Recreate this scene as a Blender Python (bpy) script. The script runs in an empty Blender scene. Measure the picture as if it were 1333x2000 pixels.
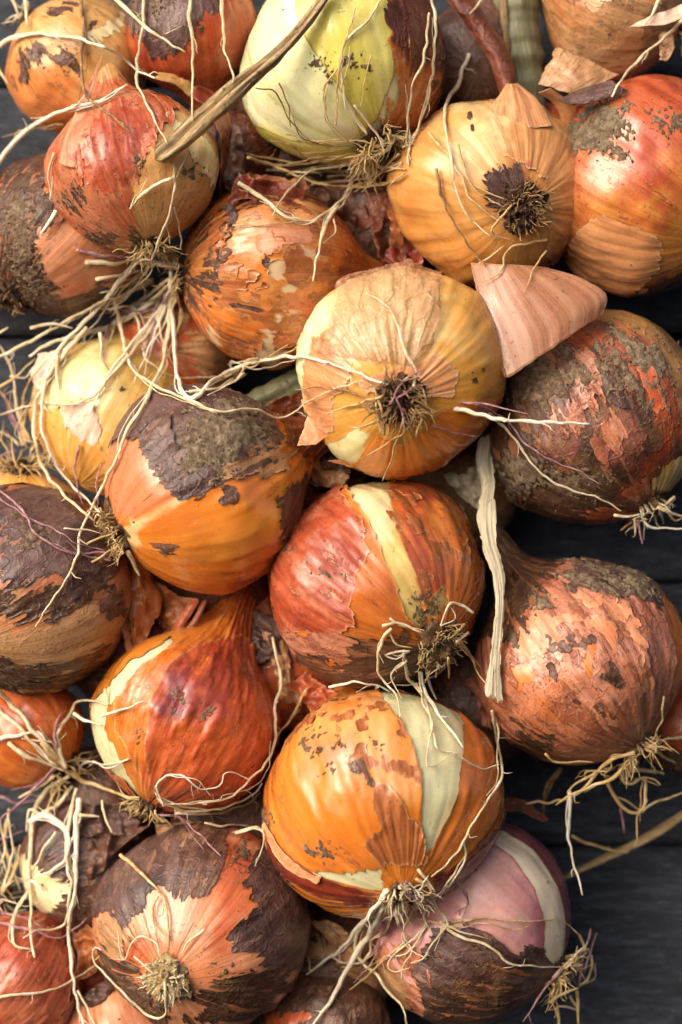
import bpy, math, random
import numpy as np
from mathutils import Vector

# ------------------------------------------------------------------ camera, sky, sun, exposure
S = 0.00018            # metres per working unit (one unit = 0.18 mm)
CAM = 5000.0           # camera distance in working units from the plane y = 0
scene = bpy.context.scene
col = scene.collection

cam_data = bpy.data.cameras.new("camera")
cam = bpy.data.objects.new("camera", cam_data)
col.objects.link(cam)
cam.location = (0, -CAM * S, 0)
cam.rotation_euler = (math.radians(90), 0, 0)
cam_data.sensor_fit = 'VERTICAL'
cam_data.sensor_height = 36.0
cam_data.lens = 18.0 / (1000.0 / CAM)
cam_data.clip_start = 0.01
cam_data.clip_end = 50
cam_data.dof.use_dof = True
cam_data.dof.focus_distance = (CAM - 170) * S
cam_data.dof.aperture_fstop = 5.0
scene.camera = cam

SUN_EL, SUN_AZ = math.radians(24), math.radians(224)     # upper left, in front of the wall
world = bpy.data.worlds.new("World")
scene.world = world
world.use_nodes = True
wn = world.node_tree
sky = wn.nodes.new('ShaderNodeTexSky')
sky.sky_type = 'NISHITA'
sky.sun_disc = False
sky.sun_elevation = SUN_EL
sky.sun_rotation = SUN_AZ
sky.air_density = 0.6
sky.dust_density = 7.0
sky.ozone_density = 0.6
bg = wn.nodes['Background']
bg.inputs['Strength'].default_value = 0.15
wn.links.new(sky.outputs[0], bg.inputs['Color'])

sun_data = bpy.data.lights.new("sun", 'SUN')
sun_data.energy = 1.5
sun_data.angle = math.radians(80)
sun_data.color = (1.0, 0.95, 0.88)
sun = bpy.data.objects.new("sun", sun_data)
col.objects.link(sun)
sd_ = Vector((math.sin(SUN_AZ) * math.cos(SUN_EL), math.cos(SUN_AZ) * math.cos(SUN_EL), math.sin(SUN_EL)))
sun.rotation_euler = sd_.to_track_quat('Z', 'Y').to_euler()

scene.view_settings.view_transform = 'Standard'
scene.view_settings.look = 'None'
scene.view_settings.exposure = 0.55
scene.view_settings.gamma = 1.0
scene.render.film_transparent = False
scene.render.engine = 'CYCLES'
scene.cycles.max_bounces = 4
scene.cycles.adaptive_threshold = 0.02
scene.cycles.transparent_max_bounces = 12
scene.cycles.use_denoising = True

rng = np.random.default_rng(7)
random.seed(7)

# ------------------------------------------------------------------ helpers
_perm = np.random.default_rng(1).permutation(256).astype(np.int64)
_perm = np.concatenate([_perm, _perm, _perm])
_val = np.random.default_rng(2).uniform(-1, 1, 256)

def vnoise(p):
    i = np.floor(p).astype(np.int64)
    f = p - i
    u = f * f * f * (f * (f * 6 - 15) + 10)
    i &= 255
    x0, y0, z0 = i[:, 0], i[:, 1], i[:, 2]
    x1, y1, z1 = (x0 + 1) & 255, (y0 + 1) & 255, (z0 + 1) & 255
    def h(x, y, z):
        return _val[_perm[_perm[_perm[x] + y] + z]]
    ux, uy, uz = u[:, 0], u[:, 1], u[:, 2]
    a = h(x0, y0, z0) * (1 - ux) + h(x1, y0, z0) * ux
    b = h(x0, y1, z0) * (1 - ux) + h(x1, y1, z0) * ux
    c = h(x0, y0, z1) * (1 - ux) + h(x1, y0, z1) * ux
    d = h(x0, y1, z1) * (1 - ux) + h(x1, y1, z1) * ux
    return (a * (1 - uy) + b * uy) * (1 - uz) + (c * (1 - uy) + d * uy) * uz

def fbm(p, octv=4, gain=0.5):
    s = np.zeros(len(p)); a = 1.0; q = np.array(p, float)
    for k in range(octv):
        s += a * vnoise(q + 17.3 * k)
        q = q * 2.03; a *= gain
    return s

def P3(px, py, d=0.0):
    s = (CAM - d) / CAM
    return np.array([(px - 666.5) * s, -d, -(py - 1000.0) * s])

def project(P):
    k = CAM / (CAM + P[:, 1])
    return np.stack([666.5 + P[:, 0] * k, 1000.0 - P[:, 2] * k], 1)

def catmull(pts, n):
    p = np.asarray(pts, float)
    if len(p) == 2:
        t = np.linspace(0, 1, n)[:, None]
        return p[0] * (1 - t) + p[1] * t
    ext = np.vstack([2 * p[0] - p[1], p, 2 * p[-1] - p[-2]])
    seg = np.linalg.norm(np.diff(p[:, :2], axis=0), axis=1) + 1e-6
    cum = np.concatenate([[0], np.cumsum(seg)])
    t = np.linspace(0, cum[-1], n)
    k = np.clip(np.searchsorted(cum, t, side='right') - 1, 0, len(p) - 2)
    u = ((t - cum[k]) / seg[k])[:, None]
    a, b, c, d = ext[k], ext[k + 1], ext[k + 2], ext[k + 3]
    return 0.5 * (2 * b + (c - a) * u + (2 * a - 5 * b + 4 * c - d) * u ** 2 + (3 * b - a - 3 * c + d) * u ** 3)

def poly_sd(q, poly):
    """signed distance, negative inside"""
    poly = np.asarray(poly, float)
    best = np.full(len(q), 1e18)
    inside = np.zeros(len(q), bool)
    n = len(poly)
    for i in range(n):
        a, b = poly[i], poly[(i + 1) % n]
        e = b - a
        w = q - a
        t = np.clip((w @ e) / (e @ e + 1e-9), 0, 1)
        dd = w - t[:, None] * e
        best = np.minimum(best, (dd ** 2).sum(1))
        c1 = (a[1] <= q[:, 1]) & (b[1] > q[:, 1])
        c2 = (a[1] > q[:, 1]) & (b[1] <= q[:, 1])
        cr = e[0] * w[:, 1] - e[1] * w[:, 0]
        inside ^= (c1 & (cr > 0)) | (c2 & (cr < 0))
    r = np.sqrt(best)
    return np.where(inside, -r, r)

def make_mesh(name, V, F, mat, parent=None, origin=None, attrs=None, smooth=True):
    """V in working units, F (m,3) or (m,4) index array: one mesh object"""
    V = np.asarray(V, float)
    F = np.asarray(F, np.int32)
    o = np.zeros(3) if origin is None else origin
    me = bpy.data.meshes.new(name)
    nv, (nf, k) = len(V), F.shape
    me.vertices.add(nv)
    me.vertices.foreach_set('co', ((V - o) * S).astype(np.float32).ravel())
    me.loops.add(nf * k)
    me.loops.foreach_set('vertex_index', F.ravel())
    me.polygons.add(nf)
    me.polygons.foreach_set('loop_start', np.arange(0, nf * k, k, dtype=np.int32))
    me.polygons.foreach_set('loop_total', np.full(nf, k, np.int32))
    me.polygons.foreach_set('use_smooth', np.full(nf, smooth))
    for an, arr in (attrs or {}).items():
        arr = np.asarray(arr, np.float32)
        if arr.ndim == 2:
            at = me.attributes.new(an, 'FLOAT_VECTOR', 'POINT')
            at.data.foreach_set('vector', arr.ravel())
        else:
            at = me.attributes.new(an, 'FLOAT', 'POINT')
            at.data.foreach_set('value', arr)
    me.update()
    me.validate()
    me.materials.append(mat)
    ob = bpy.data.objects.new(name, me)
    col.objects.link(ob)
    if parent is not None:
        ob.parent = parent
    else:
        ob.location = Vector(o * S)
    return ob

def clip_mesh(A, T, f):
    """keep the part of the triangle mesh where f > 0; A = columns per vertex"""
    A = np.column_stack([A, f])
    pos = f > 0
    cnt = pos[T].sum(1)
    full = T[cnt == 3]
    N = len(A)
    def rot(tt, want):
        m = pos[tt] == want
        k = m.argmax(1)
        r = np.arange(len(tt))
        return np.stack([tt[r, k], tt[r, (k + 1) % 3], tt[r, (k + 2) % 3]], 1)
    t1 = rot(T[cnt == 1], True)
    t2 = rot(T[cnt == 2], False)
    ea = np.concatenate([t1[:, 0], t1[:, 0], t2[:, 0], t2[:, 0]])
    eb = np.concatenate([t1[:, 1], t1[:, 2], t2[:, 1], t2[:, 2]])
    lo, hi = np.minimum(ea, eb), np.maximum(ea, eb)
    key, inv = np.unique(lo * N + hi, return_inverse=True)
    ka, kb = key // N, key % N
    fa, fb = f[ka], f[kb]
    t = np.clip(fa / (fa - fb + 1e-12), 0.02, 0.98)[:, None]
    E = A[ka] * (1 - t) + A[kb] * t
    E[:, -1] = 0
    inv = inv + N
    n1, n2 = len(t1), len(t2)
    e01, e02 = inv[:n1], inv[n1:2 * n1]
    g01, g02 = inv[2 * n1:2 * n1 + n2], inv[2 * n1 + n2:]
    T2 = np.concatenate([full, np.stack([t1[:, 0], e01, e02], 1),
                         np.stack([g01, t2[:, 1], t2[:, 2]], 1),
                         np.stack([g01, t2[:, 2], g02], 1)])
    AA = np.concatenate([A, E])
    used = np.unique(T2)
    mp = np.full(len(AA), -1, np.int64)
    mp[used] = np.arange(len(used))
    return AA[used], mp[T2]

def pieces(T, n):
    """split a triangle mesh into its connected pieces"""
    lab = np.arange(n)
    while True:
        m = lab[T].min(1)
        new = lab.copy()
        for k in range(3):
            np.minimum.at(new, T[:, k], m)
        new = new[new]
        if (new == lab).all():
            break
        lab = new
    tl = lab[T[:, 0]]
    out = []
    for u in np.unique(tl):
        t = T[tl == u]
        v, inv = np.unique(t, return_inverse=True)
        out.append((v, inv.reshape(t.shape)))
    return out

def tag(o, label=None, category=None, group=None, kind=None):
    if label: o['label'] = label
    if category: o['category'] = category
    if group: o['group'] = group
    if kind: o['kind'] = kind
    return o

def empty(name, P):
    o = bpy.data.objects.new(name, None)
    o.empty_display_size = 0.01
    o.location = Vector(np.asarray(P) * S)
    col.objects.link(o)
    return o

# ------------------------------------------------------------------ materials
def lin(h):
    h = h.lstrip('#')
    v = [int(h[i:i + 2], 16) / 255 for i in (0, 2, 4)]
    return tuple((x / 12.92 if x <= 0.04045 else ((x + 0.055) / 1.055) ** 2.4) for x in v) + (1.0,)

class NT:
    def __init__(self, name):
        self.m = bpy.data.materials.new(name)
        self.m.use_nodes = True
        self.t = self.m.node_tree
        self.t.nodes.clear()
        self.out = self.n('ShaderNodeOutputMaterial')
    def n(self, typ, **kw):
        nd = self.t.nodes.new(typ)
        for k, v in kw.items():
            setattr(nd, k, v)
        return nd
    def l(self, a, b):
        self.t.links.new(a, b)
    def val(self, sock, v):
        if hasattr(v, 'is_linked'):
            self.l(v, sock)
        else:
            sock.default_value = v
    def attr(self, name):
        a = self.n('ShaderNodeAttribute'); a.attribute_name = name
        return a
    def scale(self, vec, s):
        a = self.n('ShaderNodeVectorMath', operation='MULTIPLY')
        self.l(vec, a.inputs[0]); a.inputs[1].default_value = s
        return a.outputs[0]
    def noise(self, vec, sc, detail=4, rough=0.55, dist=0.0):
        a = self.n('ShaderNodeTexNoise')
        self.l(vec, a.inputs['Vector'])
        a.inputs['Scale'].default_value = sc
        a.inputs['Detail'].default_value = detail
        a.inputs['Roughness'].default_value = rough
        a.inputs['Distortion'].default_value = dist
        return a.outputs['Fac']
    def ramp(self, fac, stops):
        a = self.n('ShaderNodeValToRGB')
        cr = a.color_ramp
        while len(cr.elements) < len(stops):
            cr.elements.new(0.5)
        for e, (p, c) in zip(cr.elements, stops):
            e.position = p; e.color = c
        self.l(fac, a.inputs[0])
        return a.outputs[0]
    def mr(self, v, a, b, c=0.0, d=1.0):
        m = self.n('ShaderNodeMapRange')
        self.l(v, m.inputs[0])
        for i, x in zip((1, 2, 3, 4), (a, b, c, d)):
            m.inputs[i].default_value = x
        return m.outputs[0]
    def math(self, op, a, b):
        m = self.n('ShaderNodeMath', operation=op)
        self.val(m.inputs[0], a); self.val(m.inputs[1], b)
        return m.outputs[0]
    def mix(self, fac, a, b, blend='MIX'):
        m = self.n('ShaderNodeMix', data_type='RGBA', blend_type=blend)
        self.val(m.inputs[0], fac); self.val(m.inputs[6], a); self.val(m.inputs[7], b)
        return m.outputs[2]
    def bump(self, h, dist, strength=1.0, normal=None):
        b = self.n('ShaderNodeBump')
        b.inputs['Strength'].default_value = strength
        b.inputs['Distance'].default_value = dist
        self.l(h, b.inputs['Height'])
        if normal is not None:
            self.l(normal, b.inputs['Normal'])
        return b.outputs[0]
    def bsdf(self, color, rough, normal=None, sss=0.0, spec=0.5, coat=0.0, alpha=None, sheen=0.0, sss_col=(1.0, 0.45, 0.2)):
        p = self.n('ShaderNodeBsdfPrincipled')
        self.val(p.inputs['Base Color'], color)
        self.val(p.inputs['Roughness'], rough)
        p.inputs['Specular IOR Level'].default_value = spec
        p.inputs['Coat Weight'].default_value = coat
        p.inputs['Coat Roughness'].default_value = 0.22
        p.inputs['Sheen Weight'].default_value = sheen
        if sss > 0:
            p.inputs['Subsurface Weight'].default_value = sss
            p.inputs['Subsurface Radius'].default_value = sss_col
            p.inputs['Subsurface Scale'].default_value = 0.004
        if normal is not None:
            self.l(normal, p.inputs['Normal'])
        if alpha is not None:
            self.val(p.inputs['Alpha'], alpha)
        return p.outputs[0]
    def finish(self, sh):
        self.l(sh, self.out.inputs['Surface'])
        return self.m

def skin_mat(name, c, ks=8.0, kt=1.0, contrast=0.3, blotch=None, mott=0.25, speck=0.5, vein=0.25, rough=0.34,
             bump=0.5, wrinkle=0.3, sss=0.0, coat=0.25, edge=None, edge_amt=0.7, alpha=None, speck_col='#3b2a20', crease=0.0, flake=None, frag=False):
    """onion skin: fine streaks along the meridians, blotches, veins, creases, flakes, dirt specks, torn-rim colour"""
    t = NT(name)
    st = t.attr('st').outputs['Vector']
    pp = t.attr('pp').outputs['Vector']
    n1 = t.noise(t.scale(st, (ks, ks, kt)), 1.0, 3, 0.55)
    base = t.ramp(n1, [(0.5 - contrast, lin(c[0])), (0.5, lin(c[1])), (0.5 + contrast, lin(c[2]))])
    tint, ta = t.attr('tint').outputs['Vector'], t.attr('tint_amount').outputs['Fac']
    base = t.mix(ta, base, t.mix(1.0, tint, t.ramp(n1, [(0.25, (.78, .74, .72, 1)), (0.75, (1.12, 1.14, 1.16, 1))]), 'MULTIPLY'))
    big = t.noise(pp, 1.7, 2, 0.5)
    if blotch:
        bc, amt, bs, thr = blotch
        b = t.noise(pp, bs, 4, 0.62)
        base = t.mix(t.mr(b, thr, thr + 0.16, 0, amt), base, lin(bc))
    base = t.mix(1.0, base, t.ramp(big, [(0.3, (1 - mott * .8,) * 3 + (1,)), (0.7, (1.0,) * 4)]), 'MULTIPLY')
    mo = t.noise(pp, 12, 4, 0.68)
    base = t.mix(1.0, base, t.ramp(mo, [(0.3, (1 - mott, 1 - mott, 1 - mott * .9, 1)), (0.68, (1.0, 1.0, 1.0, 1))]), 'MULTIPLY')
    vn = t.noise(t.scale(st, (ks * 5, ks * 5, kt * .7)), 1.0, 1, 0.5)
    base = t.mix(t.mr(vn, 0.55, 0.68, 0, vein), base, t.mix(1.0, base, lin(c[0]), 'MULTIPLY'))
    h = t.math('ADD', t.math('MULTIPLY', n1, wrinkle), t.math('MULTIPLY', vn, 0.16 * bump))
    h = t.math('ADD', h, t.math('MULTIPLY', mo, 0.5 * bump))
    if flake:
        fc, fs, thr, amt = flake
        fn = t.noise(t.scale(st, (fs * 1.3, fs * 1.3, fs * .55)), 1.0, 5, 0.64)
        fm = t.mr(fn, thr, thr + 0.025, 0, 1.0)
        base = t.mix(t.math('MULTIPLY', fm, amt), base, lin(fc))
        rim = t.math('MULTIPLY', t.mr(fn, thr - 0.03, thr, 0, 1.0), t.mr(fn, thr, thr + 0.02, 1.0, 0.0))
        base = t.mix(t.math('MULTIPLY', rim, 0.55), base, lin('#38231b'))
        h = t.math('ADD', h, t.math('MULTIPLY', fm, 0.3))
    if crease:
        cn = t.noise(pp, 3.6, 2, 0.5)
        cr = t.math('ABSOLUTE', t.math('SUBTRACT', cn, 0.5), 0.0)
        crm = t.mr(cr, 0.0, 0.035, 1.0, 0.0)
        cn2 = t.noise(pp, 8.5, 2, 0.5)
        cr2 = t.mr(t.math('ABSOLUTE', t.math('SUBTRACT', cn2, 0.5), 0.0), 0.0, 0.04, 1.0, 0.0)
        h = t.math('ADD', h, t.math('MULTIPLY', t.math('ADD', crm, t.math('MULTIPLY', cr2, 0.5)), crease))
        base = t.mix(t.math('MULTIPLY', cr2, 0.22), base, lin(c[2]))
    if edge:
        e = t.attr('edge').outputs['Fac']
        base = t.mix(t.mr(e, 0.0, 0.16, edge_amt, 0.0), base, lin(edge))
        if frag:
            fr = t.noise(t.scale(st, (30, 30, 11)), 1.0, 4, 0.7)
            alpha = t.mr(t.math('ADD', t.math('MULTIPLY', e, 1.1), fr), 0.50, 0.54, 0.0, 1.0)
    sp = t.noise(pp, 21, 3, 0.72)
    spm = t.math('MULTIPLY', t.mr(sp, 0.605, 0.66), t.mr(big, 0.42, 0.6, 0.12, 1.0))
    spm = t.math('MULTIPLY', spm, speck)
    base = t.mix(spm, base, lin(speck_col))
    rg = t.math('ADD', t.mr(mo, 0.3, 0.75, rough - 0.1, rough + 0.16), t.math('MULTIPLY', spm, 0.4))
    h = t.math('ADD', h, t.math('MULTIPLY', spm, 0.5))
    nrm = t.bump(h, 0.0011, 0.8)
    sh = t.bsdf(base, rg, nrm, sss=sss, spec=0.42, coat=coat * .85, alpha=alpha)
    return t.finish(sh)

def soil_mat(name, a='#463529', b='#77604c', c='#9c866e'):
    t = NT(name)
    pp = t.attr('pp').outputs['Vector']
    n = t.noise(pp, 14, 8, 0.7)
    base = t.ramp(n, [(0.3, lin(a)), (0.5, lin(b)), (0.68, lin(c))])
    n2 = t.noise(pp, 50, 4, 0.6)
    base = t.mix(t.mr(n2, 0.5, 0.7, 0, 0.6), base, lin('#2a201a'))
    nrm = t.bump(t.math('ADD', n, t.math('MULTIPLY', n2, 0.4)), 0.0016, 1.0)
    return t.finish(t.bsdf(base, 0.92, nrm, spec=0.2))

def root_mat(name, a, b, c, sss=0.1):
    t = NT(name)
    pp = t.attr('pp').outputs['Vector']
    n = t.noise(pp, 5.0, 5, 0.6)
    base = t.ramp(n, [(0.3, lin(a)), (0.5, lin(b)), (0.65, lin(c))])
    n2 = t.noise(pp, 34, 4, 0.65)
    base = t.mix(t.mr(n2, 0.61, 0.7, 0, 0.55), base, lin('#6b5236'))
    st = t.attr('st').outputs['Vector']
    n3 = t.noise(t.scale(st, (2.2, 2.2, 9)), 1.0, 3, 0.6)
    nrm = t.bump(t.math('ADD', n3, n2), 0.0005, 0.8)
    return t.finish(t.bsdf(base, 0.55, nrm, sss=sss, spec=0.35, sss_col=(1.0, 0.7, 0.4)))

M = {}
dry = dict(sss=0, coat=.12, rough=.42, bump=.8, wrinkle=.4, crease=.2, frag=True)
M['palegreen'] = skin_mat('peeled_pale_green_flesh', ('#dcd98c', '#e6e4ae', '#efeccc'), ks=3.5, kt=.6, mott=.05, speck=.2, vein=.05, rough=.24, bump=.08, wrinkle=.1, sss=.25, coat=.4)
M['yellow'] = skin_mat('peeled_yellow_flesh', ('#cfc040', '#dccf66', '#e8dd94'), ks=3.5, kt=.6, mott=.08, speck=.4, vein=.05, rough=.24, bump=.1, wrinkle=.1, sss=.2, coat=.4, edge='#96702a', edge_amt=.9)
M['cream'] = skin_mat('cream_flesh', ('#e0c080', '#ecd8a4', '#f3e6c8'), ks=4, kt=.6, mott=.08, speck=.15, vein=.06, rough=.26, bump=.12, wrinkle=.12, sss=.2, coat=.3)
M['beige'] = skin_mat('beige_flesh', ('#cda67c', '#dabb92', '#e6d0ae'), ks=3, kt=.5, mott=.08, speck=.1, vein=.05, rough=.34, bump=.12, wrinkle=.12, coat=.2)
M['honey'] = skin_mat('honey_yellow_flesh', ('#c99a48', '#dcb86c', '#ead092'), ks=5, kt=.6, mott=.1, speck=.2, vein=.15, rough=.28, bump=.15, wrinkle=.15, sss=.15, coat=.35)
M['greencream'] = skin_mat('green_cream_flesh', ('#d2c690', '#dcd4a4', '#e6dfb8'), ks=4, kt=.6, mott=.06, speck=.15, vein=.08, rough=.28, bump=.1, wrinkle=.12, sss=.2, coat=.3)
M['gold'] = skin_mat('golden_skin', ('#c98838', '#d8a04e', '#e4b86e'), ks=6, kt=.8, mott=.1, speck=.15, vein=.2, rough=.24, bump=.22, wrinkle=.22, coat=.5, edge='#ecca90', edge_amt=.4)
M['goldtan'] = skin_mat('tan_golden_skin', ('#c28a4a', '#d8a664', '#e6c08a'), ks=5, kt=.8, blotch=('#c7884a', .4, 2.0, .52), mott=.14, speck=.5, vein=.22, rough=.3, bump=.4, wrinkle=.25, edge='#7a5232', flake=('#b97a44', 5, .64, .5))
M['orange'] = skin_mat('orange_skin', ('#b85a1e', '#d0742e', '#dc9450'), ks=7, kt=.8, blotch=('#cc6a34', .45, 1.8, .52), mott=.14, speck=.4, vein=.28, rough=.24, bump=.3, wrinkle=.25, coat=.5, edge='#e9b277', edge_amt=.5, flake=('#c0703c', 5, .66, .6))
M['amber'] = skin_mat('amber_skin', ('#c4661c', '#d67c2a', '#de9440'), ks=4, kt=.6, mott=.08, speck=.25, vein=.12, rough=.22, bump=.16, wrinkle=.14, coat=.5, edge='#a8662c', blotch=('#cc7038', .4, 2.2, .52), flake=('#c0703a', 4, .66, .55))
M['redorange'] = skin_mat('red_orange_skin', ('#a04424', '#bc5c34', '#ce7c52'), ks=7, kt=.8, blotch=('#b8492e', .5, 1.8, .5), mott=.18, speck=.45, vein=.3, rough=.26, bump=.35, wrinkle=.28, coat=.45, edge='#dd9a6a', edge_amt=.5, flake=('#cf8458', 5, .65, .6))
M['red'] = skin_mat('brick_red_skin', ('#943c24', '#b25234', '#c67250'), ks=8, kt=.8, blotch=('#cf9474', .5, 3.0, .55), mott=.18, speck=.5, vein=.3, rough=.3, bump=.45, wrinkle=.3, coat=.35, edge='#e0a078', edge_amt=.6, flake=('#c9784e', 6, .62, .6))
M['deepred'] = skin_mat('deep_red_skin', ('#64241a', '#8c3624', '#a84c30'), ks=7, kt=1.0, blotch=('#5a241c', .6, 2.4, .5), mott=.25, speck=.5, vein=.3, rough=.28, bump=.45, wrinkle=.3, coat=.4, edge='#c48258')
M['pinkorange'] = skin_mat('salmon_skin', ('#c27850', '#d69068', '#e3aa86'), ks=9, kt=.9, blotch=('#d67a44', .55, 2.0, .5), mott=.14, speck=.45, vein=.28, rough=.34, bump=.45, wrinkle=.32, edge='#c87a50', flake=('#c4703e', 5, .63, .6))
M['salmon'] = skin_mat('crumpled_salmon_skin', ('#b0644a', '#ca8262', '#dca084'), ks=7, kt=1.2, blotch=('#c5682e', .55, 2.6, .5), mott=.24, speck=.6, vein=.25, rough=.33, bump=.5, wrinkle=.5, crease=.14, edge='#8a4c34', flake=('#8c4c32', 5, .54, .8))
M['ivory'] = skin_mat('ivory_flesh', ('#e2c6a0', '#ecd6b6', '#f2e2ca'), ks=3, kt=.5, mott=.06, speck=.1, vein=.05, rough=.3, bump=.1, wrinkle=.1, sss=.15, coat=.3)
M['copper'] = skin_mat('copper_skin', ('#93502a', '#b36838', '#c88650'), ks=9, kt=.8, mott=.22, speck=.5, vein=.5, rough=.3, bump=.5, wrinkle=.6, coat=.3, edge='#e0a878', edge_amt=.6)
M['flap'] = skin_mat('papery_flap_skin', ('#a96844', '#c98c66', '#e2b592'), ks=4, kt=.5, contrast=.34, mott=.16, speck=.4, vein=.25, rough=.18, bump=.25, wrinkle=.45, coat=1.0, edge='#ecc4a4', edge_amt=.7, alpha=.62)
M['peach'] = skin_mat('peach_papery_skin', ('#c27c4e', '#d29260', '#dea678'), ks=9, kt=.7, mott=.12, speck=.15, vein=.3, rough=.26, bump=.35, wrinkle=.28, coat=.4, edge='#ecc49c', edge_amt=.5)
M['tan'] = skin_mat('tan_papery_skin', ('#9a6e48', '#b88a5e', '#cca278'), ks=8, kt=1.0, blotch=('#a4683a', .5, 2.4, .5), mott=.2, speck=.5, vein=.25, rough=.38, bump=.6, wrinkle=.4, crease=.12, edge='#7e5638', flake=('#94643e', 5, .6, .6), frag=True)
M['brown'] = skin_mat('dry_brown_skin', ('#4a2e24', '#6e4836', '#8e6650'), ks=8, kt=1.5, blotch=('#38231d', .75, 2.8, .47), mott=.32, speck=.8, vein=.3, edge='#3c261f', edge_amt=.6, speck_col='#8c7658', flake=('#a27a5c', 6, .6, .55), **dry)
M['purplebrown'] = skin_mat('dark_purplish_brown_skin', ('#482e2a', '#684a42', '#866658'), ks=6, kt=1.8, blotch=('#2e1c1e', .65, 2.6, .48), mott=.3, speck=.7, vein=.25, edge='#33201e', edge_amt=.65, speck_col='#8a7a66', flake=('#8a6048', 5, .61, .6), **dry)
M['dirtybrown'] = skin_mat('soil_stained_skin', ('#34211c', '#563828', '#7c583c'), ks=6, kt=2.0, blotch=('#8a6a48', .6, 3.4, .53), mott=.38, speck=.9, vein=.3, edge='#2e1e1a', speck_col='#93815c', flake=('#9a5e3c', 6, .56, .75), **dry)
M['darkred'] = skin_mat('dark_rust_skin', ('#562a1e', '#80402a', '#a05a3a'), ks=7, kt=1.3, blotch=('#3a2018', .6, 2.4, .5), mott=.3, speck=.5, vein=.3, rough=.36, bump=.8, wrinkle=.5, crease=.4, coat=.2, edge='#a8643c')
M['pink'] = skin_mat('pink_flesh', ('#c07a7c', '#d49a92', '#e4bab0'), ks=3, kt=.6, blotch=('#a85a6c', .45, 1.4, .54), mott=.1, speck=.15, vein=.1, rough=.28, bump=.1, wrinkle=.12, sss=.2, coat=.3, edge='#a8542e', edge_amt=.85)
M['mauve'] = skin_mat('mauve_skin', ('#6e3440', '#8e5258', '#a87070'), ks=3, kt=.7, mott=.15, speck=.2, vein=.1, rough=.3, bump=.15, wrinkle=.15, coat=.3, edge='#9a4a2a', edge_amt=.8)
M['pinkwhite'] = skin_mat('pinkish_white_skin', ('#cf9c82', '#deb8a0', '#e8cebc'), ks=7, kt=.8, mott=.1, speck=.5, vein=.2, rough=.38, bump=.4, wrinkle=.3, edge='#c48a68')
M['film'] = skin_mat('translucent_peach_film', ('#bd8460', '#d6a07a', '#e6bc98'), ks=6, kt=.8, mott=.12, speck=.15, vein=.3, rough=.2, bump=.4, wrinkle=.5, crease=.8, coat=.6, edge='#a4623c', edge_amt=.95, alpha=.5)
M['leafwhite'] = skin_mat('bleached_dry_leaf', ('#a39678', '#c9bc9e', '#e0d6c0'), ks=3, kt=8, mott=.18, speck=.5, vein=.2, rough=.6, bump=.8, wrinkle=.5, coat=0)
M['straw'] = skin_mat('straw_stalk', ('#8a6a42', '#bd9e6e', '#dcc49a'), ks=9, kt=3, contrast=.2, mott=.25, speck=.9, vein=.3, rough=.65, bump=1.0, wrinkle=.9, coat=0, speck_col='#4e3c26')
M['stemgreen'] = skin_mat('grey_green_stem', ('#56543a', '#787654', '#969272'), ks=5, kt=1.2, mott=.25, speck=.5, vein=.3, rough=.5, bump=.5, wrinkle=.4, coat=.1)
M['soil'] = soil_mat('dried_soil')
M['soilgrey'] = soil_mat('grey_dried_soil', '#4a3c30', '#7a6852', '#a08e76')
M['plate'] = soil_mat('soil_caked_root_plate', '#3e2c20', '#70543a', '#9c8058')
M['darkplate'] = soil_mat('dark_root_plate', '#241713', '#4a3226', '#7c6248')
M['paleplate'] = soil_mat('pale_dry_root_disc', '#8a7048', '#b49a6c', '#cdb68c')
M['r_white'] = root_mat('white_root', '#d8c8a0', '#ebdfc4', '#f4ecdc')
M['r_cream'] = root_mat('cream_root', '#c6ac7c', '#dfcaa2', '#eee0c4')
M['r_tan'] = root_mat('tan_root', '#a4824e', '#cdab74', '#e2c898')
M['r_brown'] = root_mat('brown_root', '#664830', '#94704a', '#b8965e')
M['r_purple'] = root_mat('purplish_root', '#7a4a56', '#a67880', '#c8a49c')

# ------------------------------------------------------------------ wall of dark boards
def wall_material():
    t = NT('weathered_dark_boards')
    pp = t.attr('pp').outputs['Vector']
    g = t.noise(t.scale(pp, (1.4, 1, 7)), 1.0, 8, 0.66, 0.8)
    base = t.ramp(g, [(0.3, lin('#24272d')), (0.52, lin('#3a3e47')), (0.72, lin('#535862'))])
    f = t.noise(pp, 7, 6, 0.7)
    base = t.mix(t.mr(f, 0.56, 0.74, 0, .6), base, lin('#73767c'))
    f2 = t.noise(t.scale(pp, (1.0, 1, 2.5)), 2.2, 4, 0.6)
    base = t.mix(t.mr(f2, 0.5, 0.72, 0, .5), base, lin('#2b241f'))
    nrm = t.bump(t.math('ADD', g, t.math('MULTIPLY', f, .5)), 0.003, .8)
    return t.finish(t.bsdf(base, t.mr(f, .3, .7, .55, .8), nrm, spec=0.3))
M['wall'] = wall_material()
WALL_D = -300.0
wall = empty('wall', P3(666, 2000, WALL_D))
tag(wall, 'dark blue grey wall of rough horizontal wooden boards', 'wall', kind='structure')
wo = P3(666, 2000, WALL_D)
edges_py = [-1300, -760, -300, 165, 655, 1135, 1655, 2150, 2650, 3200]
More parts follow.
